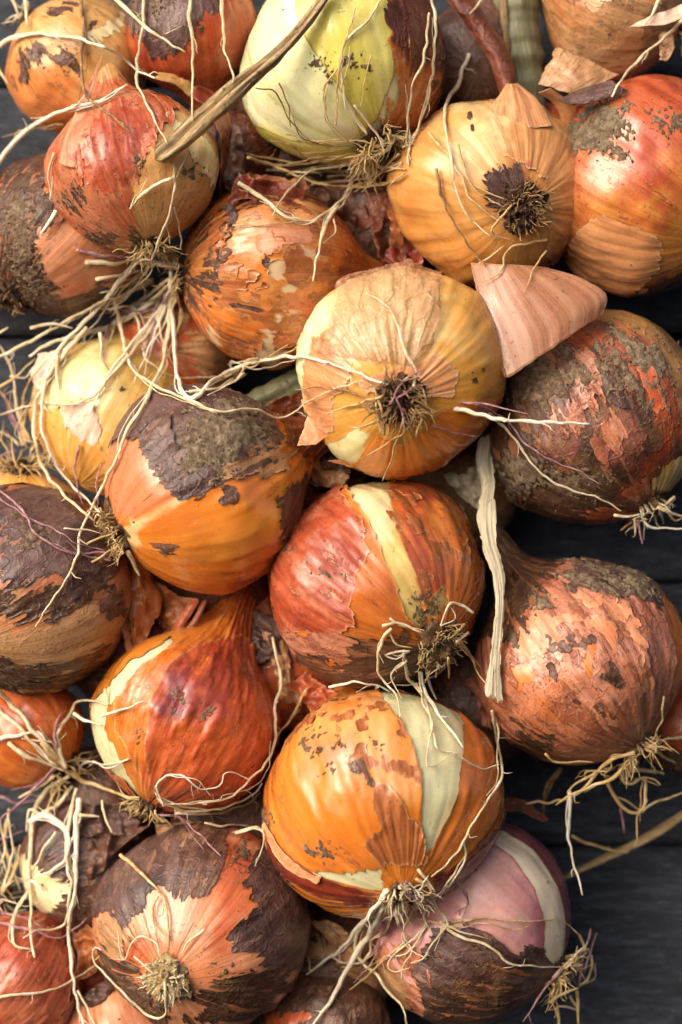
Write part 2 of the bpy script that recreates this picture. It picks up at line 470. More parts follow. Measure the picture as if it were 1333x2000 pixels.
for i in range(len(edges_py) - 1):
    z1 = P3(0, edges_py[i], WALL_D)[2] - 5
    z0 = P3(0, edges_py[i + 1], WALL_D)[2] + 5
    nx, nz = 90, 26
    x = np.linspace(-2600, 2600, nx)
    zz = np.linspace(0, 1, nz)
    X, Zt = np.meshgrid(x, zz)
    edge_ = np.minimum(Zt, 1 - Zt) * (z1 - z0)
    rnd = 14 * np.clip(1 - edge_ / 16, 0, 1) ** 2
    q = np.stack([X.ravel() / 500, np.full(X.size, i * 3.3), (Zt * (z1 - z0)).ravel() / 60], 1)
    Y = -WALL_D + rnd.ravel() + 4 * fbm(q, 4)
    wav = 5 * vnoise(np.stack([X.ravel() / 300, np.full(X.size, i * 7.1), np.sign(Zt - .5).ravel() * 5], 1)) * (np.abs(Zt.ravel() - .5) * 2) ** 3
    V = np.stack([X.ravel(), Y, (z0 + Zt * (z1 - z0)).ravel() + wav], 1)
    k = np.arange((nz - 1) * nx).reshape(nz - 1, nx)[:, :-1].ravel()
    F = np.stack([k, k + 1, k + nx + 1, k + nx], 1)
    # back, top and bottom: a solid board
    b0 = np.arange(nx); t0 = (nz - 1) * nx + np.arange(nx)
    B1 = V[b0] * [1, 0, 1] + [0, -WALL_D + 90, 0]
    B2 = V[t0] * [1, 0, 1] + [0, -WALL_D + 90, 0]
    n0 = len(V)
    V = np.vstack([V, B1, B2])
    a = np.arange(nx - 1)
    F = np.vstack([F, np.stack([n0 + a, n0 + a + 1, b0[a] + 1, b0[a]], 1),
                   np.stack([t0[a], t0[a] + 1, n0 + nx + a + 1, n0 + nx + a], 1),
                   np.stack([n0 + nx + a, n0 + nx + a + 1, n0 + a + 1, n0 + a], 1)])
    make_mesh('plank', V, F, M['wall'], wall, wo, {'pp': V / 100 + [i * 3.7, i * 2.1, 0]})
# a dark batten behind the joints, so that no light comes through
bx = np.array([[x, y, z] for x in (-2600, 2600) for y in (-WALL_D + 96, -WALL_D + 130) for z in (-2500, 2500)], float)
make_mesh('backing_board', bx, [[0, 1, 3, 2], [4, 6, 7, 5], [0, 4, 5, 1], [2, 3, 7, 6], [0, 2, 6, 4], [1, 5, 7, 3]], M['wall'], wall, wo,
          {'pp': bx / 100}, smooth=False)

# ------------------------------------------------------------------ onions
PROFILE = np.array([(-.90, .004), (-.915, .08), (-.90, .20), (-.80, .47), (-.58, .77), (-.25, .96), (.02, 1.0), (.3, .95),
                    (.56, .79), (.78, .56), (.98, .35), (1.2, .21), (1.5, .15), (1.8, .13)])
DEPTH = np.full((270, 190), -1e9)        # front depth of what has been built, 8-unit cells, for laying roots over it
DX0, DY0, DC = -90.0, -80.0, 8.0

def stamp(P):
    q = project(P)
    ix = ((q[:, 0] - DX0) / DC).astype(int); iy = ((q[:, 1] - DY0) / DC).astype(int)
    ok = (ix >= 0) & (ix < DEPTH.shape[1]) & (iy >= 0) & (iy < DEPTH.shape[0])
    np.maximum.at(DEPTH, (iy[ok], ix[ok]), -P[ok, 1])

ONIONS = {}

class Onion:
    def __init__(s, key, c, d, r, root, label, asp=1.0, nl=1.0, body='orange', layers=(), plate=0.13, platemat='plate', tuft=(30, 40, 'r_tan'),
                 lob=0.02, back=False, lo=False, group='onions strung in the bunch', bend=0.0, dimple=0.0, crumbs=14, shape=1.0, tints=(), body_tint=True):
        s.key, s.r, s.body_name = key, r, body
        s.tints = tints
        s.seed = sum(ord(ch) * (i + 3) for i, ch in enumerate(key)) * 1.37
        s.rs = np.random.default_rng(int(s.seed * 10) + 5)
        sc = (CAM - d) / CAM
        s.C = P3(c[0], c[1], d)
        s.R = r * sc
        e = np.array([(root[0] - c[0]), 0, -(root[1] - c[1])]) / (r * 0.93 * asp)
        n = np.linalg.norm(e)
        if n > 0.97:
            e *= 0.97 / n; n = 0.97
        e[1] = -math.sqrt(1 - n * n) * (-1 if back else 1)
        s.root_dir = e
        s.A = -e
        up = np.array([0.13, 0.2, 0.97])
        s.X = np.cross(up, s.A); s.X /= np.linalg.norm(s.X)
        s.Y = np.cross(s.A, s.X)
        s.asp, s.nl, s.lob, s.bend, s.dimple, s.shape = asp, nl, lob, bend, dimple, shape
        s.ph = s.rs.uniform(0, 6.28, 8)
        s.base = s.C + e * s.R * .9 * asp
        s.obj = empty('onion', s.base)
        tag(s.obj, label, 'onion', group)
        nu, nv = (120, 70) if lo else (208, 116)
        s.nu, s.nv = nu, nv
        A, T = s.grid(nu, nv)
        s.put('bulb', A, T, M[body], f=None, tint=body_tint)
        stamp(A[:, :3])
        for L in layers:
            s.layer(L, lo)
        if plate:
            s.root_plate(plate, M[platemat])
        if tuft:
            s.tuft(*tuft)
        if crumbs:
            s.crumbs(crumbs)
        ONIONS[key] = s

    def grid(s, nu, nv):
        pr = PROFILE.copy()
        hi = pr[:, 0] > .78
        pr[hi, 0] = .78 + (pr[hi, 0] - .78) * s.nl
        if s.shape != 1.0:
            pr[1:, 1] = np.maximum(pr[1:, 1], 1e-3) ** s.shape
        dense = catmull(pr, 500)
        L = np.concatenate([[0], np.cumsum(np.linalg.norm(np.diff(dense, axis=0), axis=1))])
        tt = np.linspace(0, L[-1], nv)
        z = np.interp(tt, L, dense[:, 0]); rr = np.interp(tt, L, dense[:, 1])
        th = np.linspace(0, 2 * np.pi, nu, endpoint=False)
        TH, Zg = np.meshgrid(th, z); _, Rg = np.meshgrid(th, rr)
        th, z, rad = TH.ravel(), Zg.ravel(), Rg.ravel()
        ct, sn = np.cos(th), np.sin(th)
        body = np.clip(rad, 0, 1)
        mod = np.zeros_like(th)
        for k, a in ((2, .8), (3, .8), (4, .45), (6, .3), (9, .15)):
            mod += a * np.cos(k * th + s.ph[k % 8] + .5 * z)
        q = np.stack([ct * rad * 1.5, sn * rad * 1.5, z * 1.5], 1) + s.seed
        mod = 1.35 * s.lob * mod + .045 * fbm(q, 3)
        mod += .05 * s.nl * np.clip(z - .7, 0, 1) * np.cos(5 * th + s.ph[1] + 3 * z)
        rad = rad * (1 + mod)
        ridge = fbm(np.stack([ct * 9, sn * 9, z * 1.2], 1) + s.seed, 3) * .009
        rad = rad + ridge * np.clip(body * 2, 0, 1)
        if s.dimple:
            z = z + s.dimple * np.exp(-(rad / .3) ** 2) * (z < 0)
        bx_ = s.bend * np.clip(z, 0, 2) ** 2
        P = s.C + s.R * ((rad * ct + bx_)[:, None] * s.X + (rad * sn)[:, None] * s.Y + (z * s.asp)[:, None] * s.A)
        G = P.reshape(nv, nu, 3)
        du = np.roll(G, -1, 1) - np.roll(G, 1, 1)
        dv = np.gradient(G, axis=0)
        N = np.cross(du, dv).reshape(-1, 3)
        N /= np.linalg.norm(N, axis=1)[:, None] + 1e-9
        st = np.stack([ct, sn, z], 1) + [s.seed % 13, s.seed % 7, s.seed % 5]
        pp = (P - s.C) / 200.0 + s.seed % 19
        k = (np.arange(nv - 1)[:, None] * nu + np.arange(nu)[None, :]).ravel()
        kn = (np.arange(nv - 1)[:, None] * nu + ((np.arange(nu) + 1) % nu)[None, :]).ravel()
        T = np.concatenate([np.stack([k, kn, kn + nu], 1), np.stack([k, kn + nu, k + nu], 1)])
        return np.column_stack([P, N, st, pp, th, z]), T

    def tint(s, A, use=True, bulb=False):
        """soft-edged zones of another skin colour (like the red cheek of an apple), plus a highlight painted on the golden onion"""
        n = len(A)
        c, a = np.zeros((n, 3)), np.zeros(n)
        tints = [q for q in s.tints if (bulb if q[0][0] == '!' else use)]
        if not tints:
            return c, a
        scr = project(A[:, :3])
        n1 = fbm(A[:, 9:12] * 5 + 3, 4, .6) + .6 * fbm(np.stack([A[:, 6] * 9, A[:, 7] * 9, A[:, 8] * 1.6], 1), 3)
        for hx, amt, soft, *polys in tints:
            f = np.full(n, -1e3)
            for p in polys:
                f = np.maximum(f, -poly_sd(scr, p))
            k = np.clip((f + soft * .9 * n1) / soft * .5 + .5, 0, 1)
            k = k * k * (3 - 2 * k) * amt * (A[:, 4] < .3)
            col_ = np.array(lin(hx.lstrip('!'))[:3])
            c = c * (1 - k)[:, None] + col_ * k[:, None]
            a = a + (1 - a) * k
        c = np.where(a[:, None] > 1e-4, c / np.maximum(a, 1e-4)[:, None], 0)
        return c, a

    def put(s, name, A, T, mat, f=None, kind=None, tint=True):
        tc, ta = s.tint(A, tint, name == 'bulb')
        o = make_mesh(name, A[:, :3], T, mat, s.obj, s.base,
                      {'st': A[:, 6:9], 'pp': A[:, 9:12], 'edge': np.ones(len(A)) if f is None else np.clip(f / 28.0, 0, 1), 'tint': tc, 'tint_amount': ta})
        if kind: o['kind'] = kind
        return o

    def layer(s, L, lo=False):
        """a torn layer of skin (or a crust of soil) lying on the bulb, cut to a ragged outline"""
        mat = L['m']
        soil = mat.startswith('soil')
        polys, cuts = L.get('p'), L.get('x', ())
        key = 'fine' if polys else 'wide'
        if lo: g = (150, 90)
        elif polys: g = (330, 185)
        else: g = (230, 130)
        A, T = s.grid(*g)
        P, N, st, pp = A[:, :3], A[:, 3:6], A[:, 6:9], A[:, 9:12]
        scr = project(P)
        nv = N[:, 1]                       # < 0 faces the camera
        if polys is None:
            f = np.full(len(P), 60.0)
        else:
            f = np.full(len(P), -1e3)
            for p in polys:
                f = np.maximum(f, -poly_sd(scr, p))
            f = np.minimum(f, f - 220 * np.clip(nv - .12, 0, 1))
        for p in cuts:
            sd = poly_sd(scr, p)
            sd = np.where(nv > .15, 60, sd)
            f = np.minimum(f, sd)
        if 'n' in L:                       # patchy: (scale, threshold, amount)
            ns, thr, am = L['n']
            f = np.minimum(f, am * (fbm(pp * ns + s.seed + 3.3 * len(mat), 4) - thr))
        rag = L.get('rag', 10.0)
        near = np.where(np.abs(f) < 2.6 * rag + 45)[0]
        pn, sn_ = pp[near], st[near]
        n1 = fbm(pn * 9 + 31, 4, .6)
        n2 = fbm(np.stack([sn_[:, 0] * 15, sn_[:, 1] * 15, sn_[:, 2] * 2.2], 1), 4, .62)
        f[near] += rag * (.5 * n1 + .85 * n2)
        f[near] += 20 * fbm(pn * 30 + 5, 3, .75) if soil else .22 * rag * fbm(pn * 38 + 5, 2, .7)
        if (f > 0).sum() < 12:
            return
        if polys is not None or cuts or 'n' in L:
            A2, T2 = clip_mesh(A, T, f)
            f2 = A2[:, -1]
        else:
            A2, T2, f2 = A, T, np.full(len(A), 60.0)
        P, N, pp, st = A2[:, :3], A2[:, 3:6], A2[:, 9:12], A2[:, 6:9]
        h = L.get('h', 1.5) * (1.0 if mat == 'film' or soil else .6)
        h += getattr(s, 'lift', 0.0)            # lies on the whole layer put on before it
        if polys is None and 'n' not in L:
            s.lift = max(h - .6, 0)
        if soil:
            b = np.clip(f2 / 14, 0, 1) ** .6
            lift = h + b * (L.get('t', 7.0) * .75 * (.55 + .55 * fbm(pp * 10, 3) + .35 * fbm(pp * 32, 2)))
            lift = np.maximum(lift, .6)
        else:
            cu = L.get('curl', 4.0)
            cn = np.clip(fbm(pp * 3.2 + 7, 2) + .15, 0, 1)
            lift = h + cu * cn * np.exp(-f2 / 14.0) + L.get('w', 1.1) * fbm(np.stack([st[:, 0] * 11, st[:, 1] * 11, st[:, 2] * 4], 1), 3)
            lift = np.maximum(lift, .35 + .2 * h)
        A2 = A2.copy()
        A2[:, :3] = P + N * lift[:, None]
        stamp(A2[:, :3])
        tn = L.get('tint', polys is None)
        if soil:
            s.put('soil', A2, T2, M[mat], f2, 'stuff', tn)
        else:
            for vi, ti in pieces(T2, len(A2)):
                if len(ti) >= 30:
                    s.put('skin', A2[vi], ti, M[mat], f2[vi], None, tn)
        if soil:
            s.lumps(A2, N, L.get('lumps', 60), L.get('ls', 4.0), M[mat])
            ring = np.where((f > -26) & (f < 0) & (nv < .1))[0]
            if len(ring) > 30:
                s.lumps(A[ring], A[ring, 3:6], L.get('lumps', 60) // 2, 2.6, M[mat])

    def lumps(s, A, N, n, size, mat):
        idx = s.rs.integers(0, len(A), n)
        B = np.array([(1, 0, 0), (-1, 0, 0), (0, 1, 0), (0, -1, 0), (0, 0, 1), (0, 0, -1)], float)
        Fo = np.array([(0, 2, 4), (2, 1, 4), (1, 3, 4), (3, 0, 4), (2, 0, 5), (1, 2, 5), (3, 1, 5), (0, 3, 5)])
        V, F = [], []
        for j, i in enumerate(idx):
            w = size * s.rs.uniform(.3, 1.0) ** 1.5
            V.append(A[i, :3] + N[i] * w * .25 + B * s.rs.uniform(.5, 1.3, (6, 1)) * w * s.rs.uniform(.6, 1.3, 3))
            F.append(Fo + 6 * j)
        V, F = np.vstack(V), np.vstack(F)
        o = make_mesh('soil', V, F, mat, s.obj, s.base, {'pp': V / 200 + s.seed % 19, 'st': V / 100, 'edge': np.ones(len(V))}, smooth=False)
        o['kind'] = 'stuff'

    def crumbs(s, n):
        A, T = s.grid(90, 60)
        ok = (A[:, 4] < -.1) & (np.abs(A[:, 13]) < .85)
        A = A[ok]
        s.lumps(A, A[:, 3:6], n, 3.4, M['soil'])

    def root_plate(s, pr, mat):
        nu, nv = 40, 22
        th = np.linspace(0, 2 * np.pi, nu, endpoint=False)
        ph = np.linspace(0.02, np.pi * .62, nv)
        TH, PH = np.meshgrid(th, ph)
        th, ph = TH.ravel(), PH.ravel()
        D = np.stack([np.sin(ph) * np.cos(th), np.sin(ph) * np.sin(th), np.cos(ph)], 1)
        n = fbm(D * 2.6 + s.seed, 4, .65)
        rr = pr * s.R * (1 + .4 * n)
        hgt = .62
        P = s.base + (rr * D[:, 0])[:, None] * s.X + (rr * D[:, 1])[:, None] * s.Y + (rr * D[:, 2] * hgt)[:, None] * s.root_dir
        k = (np.arange(nv - 1)[:, None] * nu + np.arange(nu)[None, :]).ravel()
        kn = (np.arange(nv - 1)[:, None] * nu + ((np.arange(nu) + 1) % nu)[None, :]).ravel()
        F = np.stack([k, k + nu, kn + nu, kn], 1)
        make_mesh('root_plate', P, F, mat, s.obj, s.base, {'pp': P / 200 + s.seed % 19})
        stamp(P)
        s.pr = pr * s.R
        Nn = P - (s.base - s.root_dir * s.pr * .5)
        Nn /= np.linalg.norm(Nn, axis=1)[:, None]
        s.lumps(P, Nn, 60, s.pr * .2, mat)

    def tuft(s, n, length, mat, rad=1.9, droop=.25):
        V, F, ST = [], [], []
        off = 0
        pr = getattr(s, 'pr', .12 * s.R)
        for j in range(n):
            a = s.rs.uniform(0, 6.283)
            q = math.sqrt(s.rs.uniform(.1, 1))
            rd = math.cos(a) * s.X + math.sin(a) * s.Y
            p = s.base + rd * pr * q * .95 + s.root_dir * pr * .45 * (1 - q * q)
            dr = rd * (.35 + .9 * q) + s.root_dir * s.rs.uniform(.2, .9)
            dr /= np.linalg.norm(dr)
            Ln = length * s.rs.uniform(.25, 1.2)
            pts = [p - dr * 4]
            m = 5
            for i in range(m):
                p = p + dr * Ln / m
                dr = dr + s.rs.normal(0, .42, 3) + np.array([0, 0, -droop * .5])
                dr /= np.linalg.norm(dr)
                # keep clear of the bulb
                v = p - s.C
                if np.linalg.norm(v) < s.R * 1.0:
                    p = s.C + v / np.linalg.norm(v) * s.R * 1.02
                pts.append(p)
            v, f, stt = tube(catmull3(pts, 11), rad * s.rs.uniform(.35, 1.3), 5, .3, s.rs)
            V.append(v); F.append(f + off); ST.append(stt); off += len(v)
        V, F = np.vstack(V), np.vstack(F)
        o = make_mesh('root_tuft', V, F, M[mat], s.obj, s.base, {'pp': V / 100 + s.seed % 19, 'st': np.vstack(ST)})
        o['kind'] = 'stuff'

def catmull3(pts, n):
    p = np.asarray(pts, float)
    ext = np.vstack([2 * p[0] - p[1], p, 2 * p[-1] - p[-2]])
    t = np.linspace(0, len(p) - 1, n)
    k = np.clip(t.astype(int), 0, len(p) - 2)
    u = (t - k)[:, None]
    a, b, c, d = ext[k], ext[k + 1], ext[k + 2], ext[k + 3]
    return 0.5 * (2 * b + (c - a) * u + (2 * a - 5 * b + 4 * c - d) * u ** 2 + (3 * b - a - 3 * c + d) * u ** 3)

def tube(pts, rad, sides=7, tip=.5, rs=None, wob=.18, flat=1.0, ridges=0.0):
    """a tapering, uneven tube with closed ends"""
    pts = np.asarray(pts, float)
    n = len(pts)
    tg = np.gradient(pts, axis=0)
    tg /= np.linalg.norm(tg, axis=1)[:, None] + 1e-9
    u = np.cross(tg[0], [0, 1, 0.2])
    if np.linalg.norm(u) < 1e-3: u = np.cross(tg[0], [1, 0, 0])
    U = []
    for i in range(n):
        u = u - tg[i] * (u @ tg[i])
        u = u / (np.linalg.norm(u) + 1e-9)
        U.append(u)
    U = np.array(U); W = np.cross(tg, U)
    t = np.linspace(0, 1, n)
    if np.ndim(rad): R = np.interp(t, np.linspace(0, 1, len(rad)), rad)
    else: R = rad * (1 + (tip - 1) * t ** 1.5)
    sd = 0 if rs is None else rs.uniform(0, 90)
    R = R * (1 + wob * fbm(np.stack([t * n / 5 + sd, np.zeros(n) + sd, np.zeros(n)], 1), 2))
    a = np.linspace(0, 2 * np.pi, sides, endpoint=False)
    RR = np.repeat(R[:, None], sides, 1)
    if ridges:
        q = np.stack([np.tile(np.cos(a) * 3.4, n), np.tile(np.sin(a) * 3.4, n), np.repeat(t * 2.2, sides)], 1) + sd
        RR = RR * (1 + ridges * fbm(q, 3).reshape(n, sides))
    V = pts[:, None, :] + RR[:, :, None] * (np.cos(a)[None, :, None] * U[:, None, :] * flat + np.sin(a)[None, :, None] * W[:, None, :])
    V = V.reshape(-1, 3)
    k = (np.arange(n - 1)[:, None] * sides + np.arange(sides)[None, :]).ravel()
    kn = (np.arange(n - 1)[:, None] * sides + ((np.arange(sides) + 1) % sides)[None, :]).ravel()
    F = np.stack([k, kn, kn + sides, k + sides], 1)
    V = np.vstack([V, pts[0] - tg[0] * R[0] * .4, pts[-1] + tg[-1] * R[-1] * .6])
    c0, c1 = n * sides, n * sides + 1
    b = np.arange(sides); bn = (b + 1) % sides
    l0 = (n - 1) * sides
    F = np.vstack([F, np.stack([np.full(sides, c0), bn, b, np.full(sides, c0)], 1)[:, [0, 1, 2, 2]] if False else
                   np.stack([bn, b, np.full(sides, c0), np.full(sides, c0)], 1),
                   np.stack([l0 + b, l0 + bn, np.full(sides, c1), np.full(sides, c1)], 1)])
    L = np.concatenate([[0], np.cumsum(np.linalg.norm(np.diff(pts, axis=0), axis=1))]) / 100
    ST = np.stack([np.tile(np.cos(a), n), np.tile(np.sin(a), n), np.repeat(L, sides)], 1)
    ST = np.vstack([ST, [0, 0, 0], [0, 0, L[-1]]])
    # caps are triangles: split everything into triangles
    Q = F[:n * sides - sides]
    C = F[n * sides - sides:, :3]
    F = np.vstack([Q[:, [0, 1, 2]], Q[:, [0, 2, 3]], C])
    return V, F, ST

def L(m, *polys, **kw):
    d = dict(m=m)
    if polys: d['p'] = polys
    d.update(kw)
    return d

def blob(x, y, rx, ry=None, rot=0, n=10):
    ry = ry or rx
    a = np.linspace(0, 2 * np.pi, n, endpoint=False)
    c, s_ = math.cos(rot), math.sin(rot)
    return [(x + rx * math.cos(t) * c - ry * math.sin(t) * s_, y + rx * math.cos(t) * s_ + ry * math.sin(t) * c) for t in a]


# positions are read in photograph pixels (x, y) with a depth, then turned into real places by P3()
# ---- onions that hang at the back
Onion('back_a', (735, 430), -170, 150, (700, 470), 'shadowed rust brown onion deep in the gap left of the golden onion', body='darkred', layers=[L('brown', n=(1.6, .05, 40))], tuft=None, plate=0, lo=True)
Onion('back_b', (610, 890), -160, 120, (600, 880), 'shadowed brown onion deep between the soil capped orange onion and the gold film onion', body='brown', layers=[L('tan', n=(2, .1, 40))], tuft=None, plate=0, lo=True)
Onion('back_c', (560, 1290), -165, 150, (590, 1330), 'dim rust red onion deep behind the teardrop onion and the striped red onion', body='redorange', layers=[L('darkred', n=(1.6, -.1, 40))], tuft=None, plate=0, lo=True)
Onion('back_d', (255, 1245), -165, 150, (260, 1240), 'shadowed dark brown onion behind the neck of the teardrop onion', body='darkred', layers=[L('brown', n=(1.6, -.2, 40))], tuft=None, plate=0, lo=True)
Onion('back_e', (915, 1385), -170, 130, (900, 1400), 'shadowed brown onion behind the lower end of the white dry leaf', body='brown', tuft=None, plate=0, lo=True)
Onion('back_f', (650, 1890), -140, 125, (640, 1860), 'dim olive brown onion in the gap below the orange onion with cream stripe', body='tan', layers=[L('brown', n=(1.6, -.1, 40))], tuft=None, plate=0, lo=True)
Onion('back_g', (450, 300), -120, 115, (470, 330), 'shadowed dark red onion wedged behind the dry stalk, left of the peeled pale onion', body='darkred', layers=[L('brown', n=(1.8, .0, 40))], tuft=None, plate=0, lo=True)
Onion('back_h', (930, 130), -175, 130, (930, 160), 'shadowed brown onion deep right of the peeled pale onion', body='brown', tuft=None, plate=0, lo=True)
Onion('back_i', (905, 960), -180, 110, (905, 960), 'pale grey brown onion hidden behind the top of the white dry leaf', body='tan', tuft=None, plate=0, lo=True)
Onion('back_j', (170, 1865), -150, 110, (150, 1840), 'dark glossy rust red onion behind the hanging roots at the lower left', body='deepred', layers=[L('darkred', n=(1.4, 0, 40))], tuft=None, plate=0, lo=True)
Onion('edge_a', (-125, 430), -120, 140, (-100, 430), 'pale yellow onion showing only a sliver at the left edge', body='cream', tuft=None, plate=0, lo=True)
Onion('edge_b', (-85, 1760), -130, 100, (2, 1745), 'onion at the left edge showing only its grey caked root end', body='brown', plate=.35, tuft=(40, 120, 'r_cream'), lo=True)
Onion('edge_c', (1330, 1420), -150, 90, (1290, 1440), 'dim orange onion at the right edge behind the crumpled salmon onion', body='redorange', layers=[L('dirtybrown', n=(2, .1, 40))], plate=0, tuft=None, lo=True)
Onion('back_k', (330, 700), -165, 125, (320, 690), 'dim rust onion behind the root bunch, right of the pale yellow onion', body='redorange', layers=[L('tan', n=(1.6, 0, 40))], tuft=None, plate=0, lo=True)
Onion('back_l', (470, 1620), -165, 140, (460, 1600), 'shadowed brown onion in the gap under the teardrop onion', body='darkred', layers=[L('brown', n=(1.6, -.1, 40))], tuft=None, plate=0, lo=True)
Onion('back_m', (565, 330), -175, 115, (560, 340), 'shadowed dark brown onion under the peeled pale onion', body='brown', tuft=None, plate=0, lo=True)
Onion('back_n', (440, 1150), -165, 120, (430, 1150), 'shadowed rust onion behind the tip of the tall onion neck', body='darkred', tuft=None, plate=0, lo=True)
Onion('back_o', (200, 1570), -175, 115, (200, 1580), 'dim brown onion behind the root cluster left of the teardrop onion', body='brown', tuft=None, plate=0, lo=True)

# ---- the onions in view
Onion('A', (150, 125), -110, 142, (40, 20), 'tan and orange onion with dark torn patches at the top left corner', body='goldtan',
    tints=[('#d98040', .9, 22, [(0, 90), (40, 85), (75, 115), (110, 125), (150, 150), (175, 200), (165, 280), (60, 280), (0, 200)]), ('#e0b080', .8, 14, [(70, 80), (130, 70), (150, 110), (100, 100)]), ('#a8563c', .6, 14, [(110, 190), (150, 160), (165, 175), (120, 215)])], layers=[
    L('cream', [(165, 65), (240, 25), (255, 50), (185, 85)], rag=9),
    L('brown', [(32, 165), (48, 100), (70, 82), (98, 86), (92, 105), (68, 120), (52, 168)], [(85, 112), (120, 98), (148, 108), (152, 140), (110, 128)], [(90, 20), (130, 8), (160, 8), (140, 25), (100, 32)], [(165, 55), (205, 25), (200, 40), (172, 68)], rag=10),
    L('soil', blob(130, 112, 14, 10), blob(60, 120, 12, 20), rag=8, t=3, lumps=20, ls=3)], tuft=(16, 45, 'r_cream'))
Onion('B', (372, 55), -50, 132, (350, -60), 'deep red onion with dark purplish brown top at the upper edge', body='redorange',
    tints=[('#b0502e', .9, 20, [(240, 30), (300, 90), (390, 60), (400, 130), (330, 180), (270, 150)]), ('#b8471e', .7, 25, [(400, 60), (480, 0), (520, 120), (420, 180)])], layers=[
    L('purplebrown', [(230, -90), (440, -90), (432, 10), (405, 45), (372, 75), (350, 105), (300, 112), (272, 80), (245, 30)], rag=16, h=2.5),
    L('soilgrey', [(296, 5), (325, -5), (325, 20), (302, 32)], t=5)], tuft=None)
Onion('C', (672, 130), 10, 205, (745, 292), 'big peeled pale green and yellow onion with orange brown skin on its right', body='palegreen', lob=.034, dimple=.05,
    tints=[('#dccb58', .6, 30, [(470, 240), (600, 290), (720, 290), (690, 350), (480, 340)])], layers=[
    L('yellow', [(585, -60), (745, -60), (775, 60), (770, 150), (735, 235), (705, 265), (690, 210), (640, 140), (600, 80), (575, 20)], rag=3, curl=2, w=.2),
    L('yellow', [(455, 190), (500, 245), (560, 268), (640, 285), (715, 285), (700, 340), (560, 330), (470, 290)], rag=3, curl=2, w=.2),
    L('orange', [(755, -80), (960, -80), (960, 180), (880, 250), (800, 300), (715, 310), (745, 250), (772, 170), (768, 90)], rag=14, h=2.5),
    L('darkred', [(755, -80), (880, -80), (868, 60), (838, 110), (800, 150), (790, 90), (765, 50)], rag=20, h=3.5),
    L('brown', [(850, 40), (960, 40), (960, 260), (850, 260), (860, 140)], rag=24, h=3.5),
    L('soil', blob(690, 118, 16, 9), blob(715, 128, 9), blob(622, 122, 5), blob(640, 145, 6), rag=9, t=2, lumps=20, ls=2.5)],
    plate=.2, platemat='darkplate', tuft=(170, 66, 'r_tan'))
Onion('F', (118, 460), -70, 165, (22, 575), 'muddy brown onion with a salmon pink flank at the left edge', body='pinkorange',
    tints=[('#c8623a', .7, 20, [(100, 580), (150, 540), (180, 600), (120, 640)])], layers=[
    L('dirtybrown', [(-20, 300), (60, 255), (150, 245), (125, 300), (100, 330), (85, 370), (115, 420), (75, 450), (72, 510), (110, 560), (135, 640), (60, 610), (-20, 560)], rag=22, h=2.5),
    L('brown', [(120, 590), (190, 555), (280, 545), (280, 660), (150, 660)], rag=16, h=2.5),
    L('soil', [(10, 380), (60, 400), (70, 500), (100, 560), (60, 590), (20, 520)], rag=16, t=5, lumps=90)], plate=.24, platemat='darkplate', tuft=(40, 28, 'r_brown'))
Onion('E', (522, 530), -40, 182, (352, 535), 'patchy orange onion with pale torn holes right of the big root bunch', body='beige', nl=.8,
    tints=[('#d89a62', .85, 24, [(440, 400), (520, 350), (640, 360), (650, 470), (560, 470), (500, 500), (440, 470)]), ('#b07840', .75, 26, [(335, 500), (420, 440), (440, 520), (420, 580), (345, 590)]), ('#c25a2a', .8, 20, [(560, 590), (640, 570), (690, 560), (660, 680), (570, 680), (545, 650), (580, 620)]), ('#e0a05c', .7, 24, [(440, 560), (540, 560), (520, 620), (440, 610)])], layers=[
    L('orange', x=([(518, 512), (548, 503), (590, 480), (622, 488), (628, 535), (590, 552), (572, 580), (556, 572), (550, 548), (528, 548)], [(544, 617), (560, 606), (580, 610), (560, 628)], [(498, 706), (518, 652), (546, 628), (543, 668), (565, 690), (540, 715)], [(395, 645), (415, 640), (432, 672), (412, 676)]), rag=15, h=1.8, w=2.4),
    L('copper', [(350, 470), (480, 400), (600, 400), (690, 500), (690, 640), (560, 720), (400, 660), (350, 590)], n=(4.5, .12, 60), rag=14, h=2.6, w=2),
    L('dirtybrown', [(345, 480), (430, 420), (470, 470), (430, 540), (420, 610), (360, 600)], n=(5, .1, 60), rag=18, h=3),
    L('pinkorange', [(500, 460), (540, 440), (600, 445), (610, 470), (570, 480), (520, 500)], rag=14, h=3),
    L('darkred', [(460, 330), (700, 330), (720, 440), (640, 400), (560, 390), (490, 400)], rag=22, h=3.5),
    L('brown', blob(480, 600, 30, 5, .2), blob(505, 640, 16, 5, 1.3), blob(440, 500, 10, 20, .5), blob(520, 510, 6, 16), rag=8, h=3)],
    plate=.17, platemat='darkplate', tuft=(60, 48, 'r_tan'))
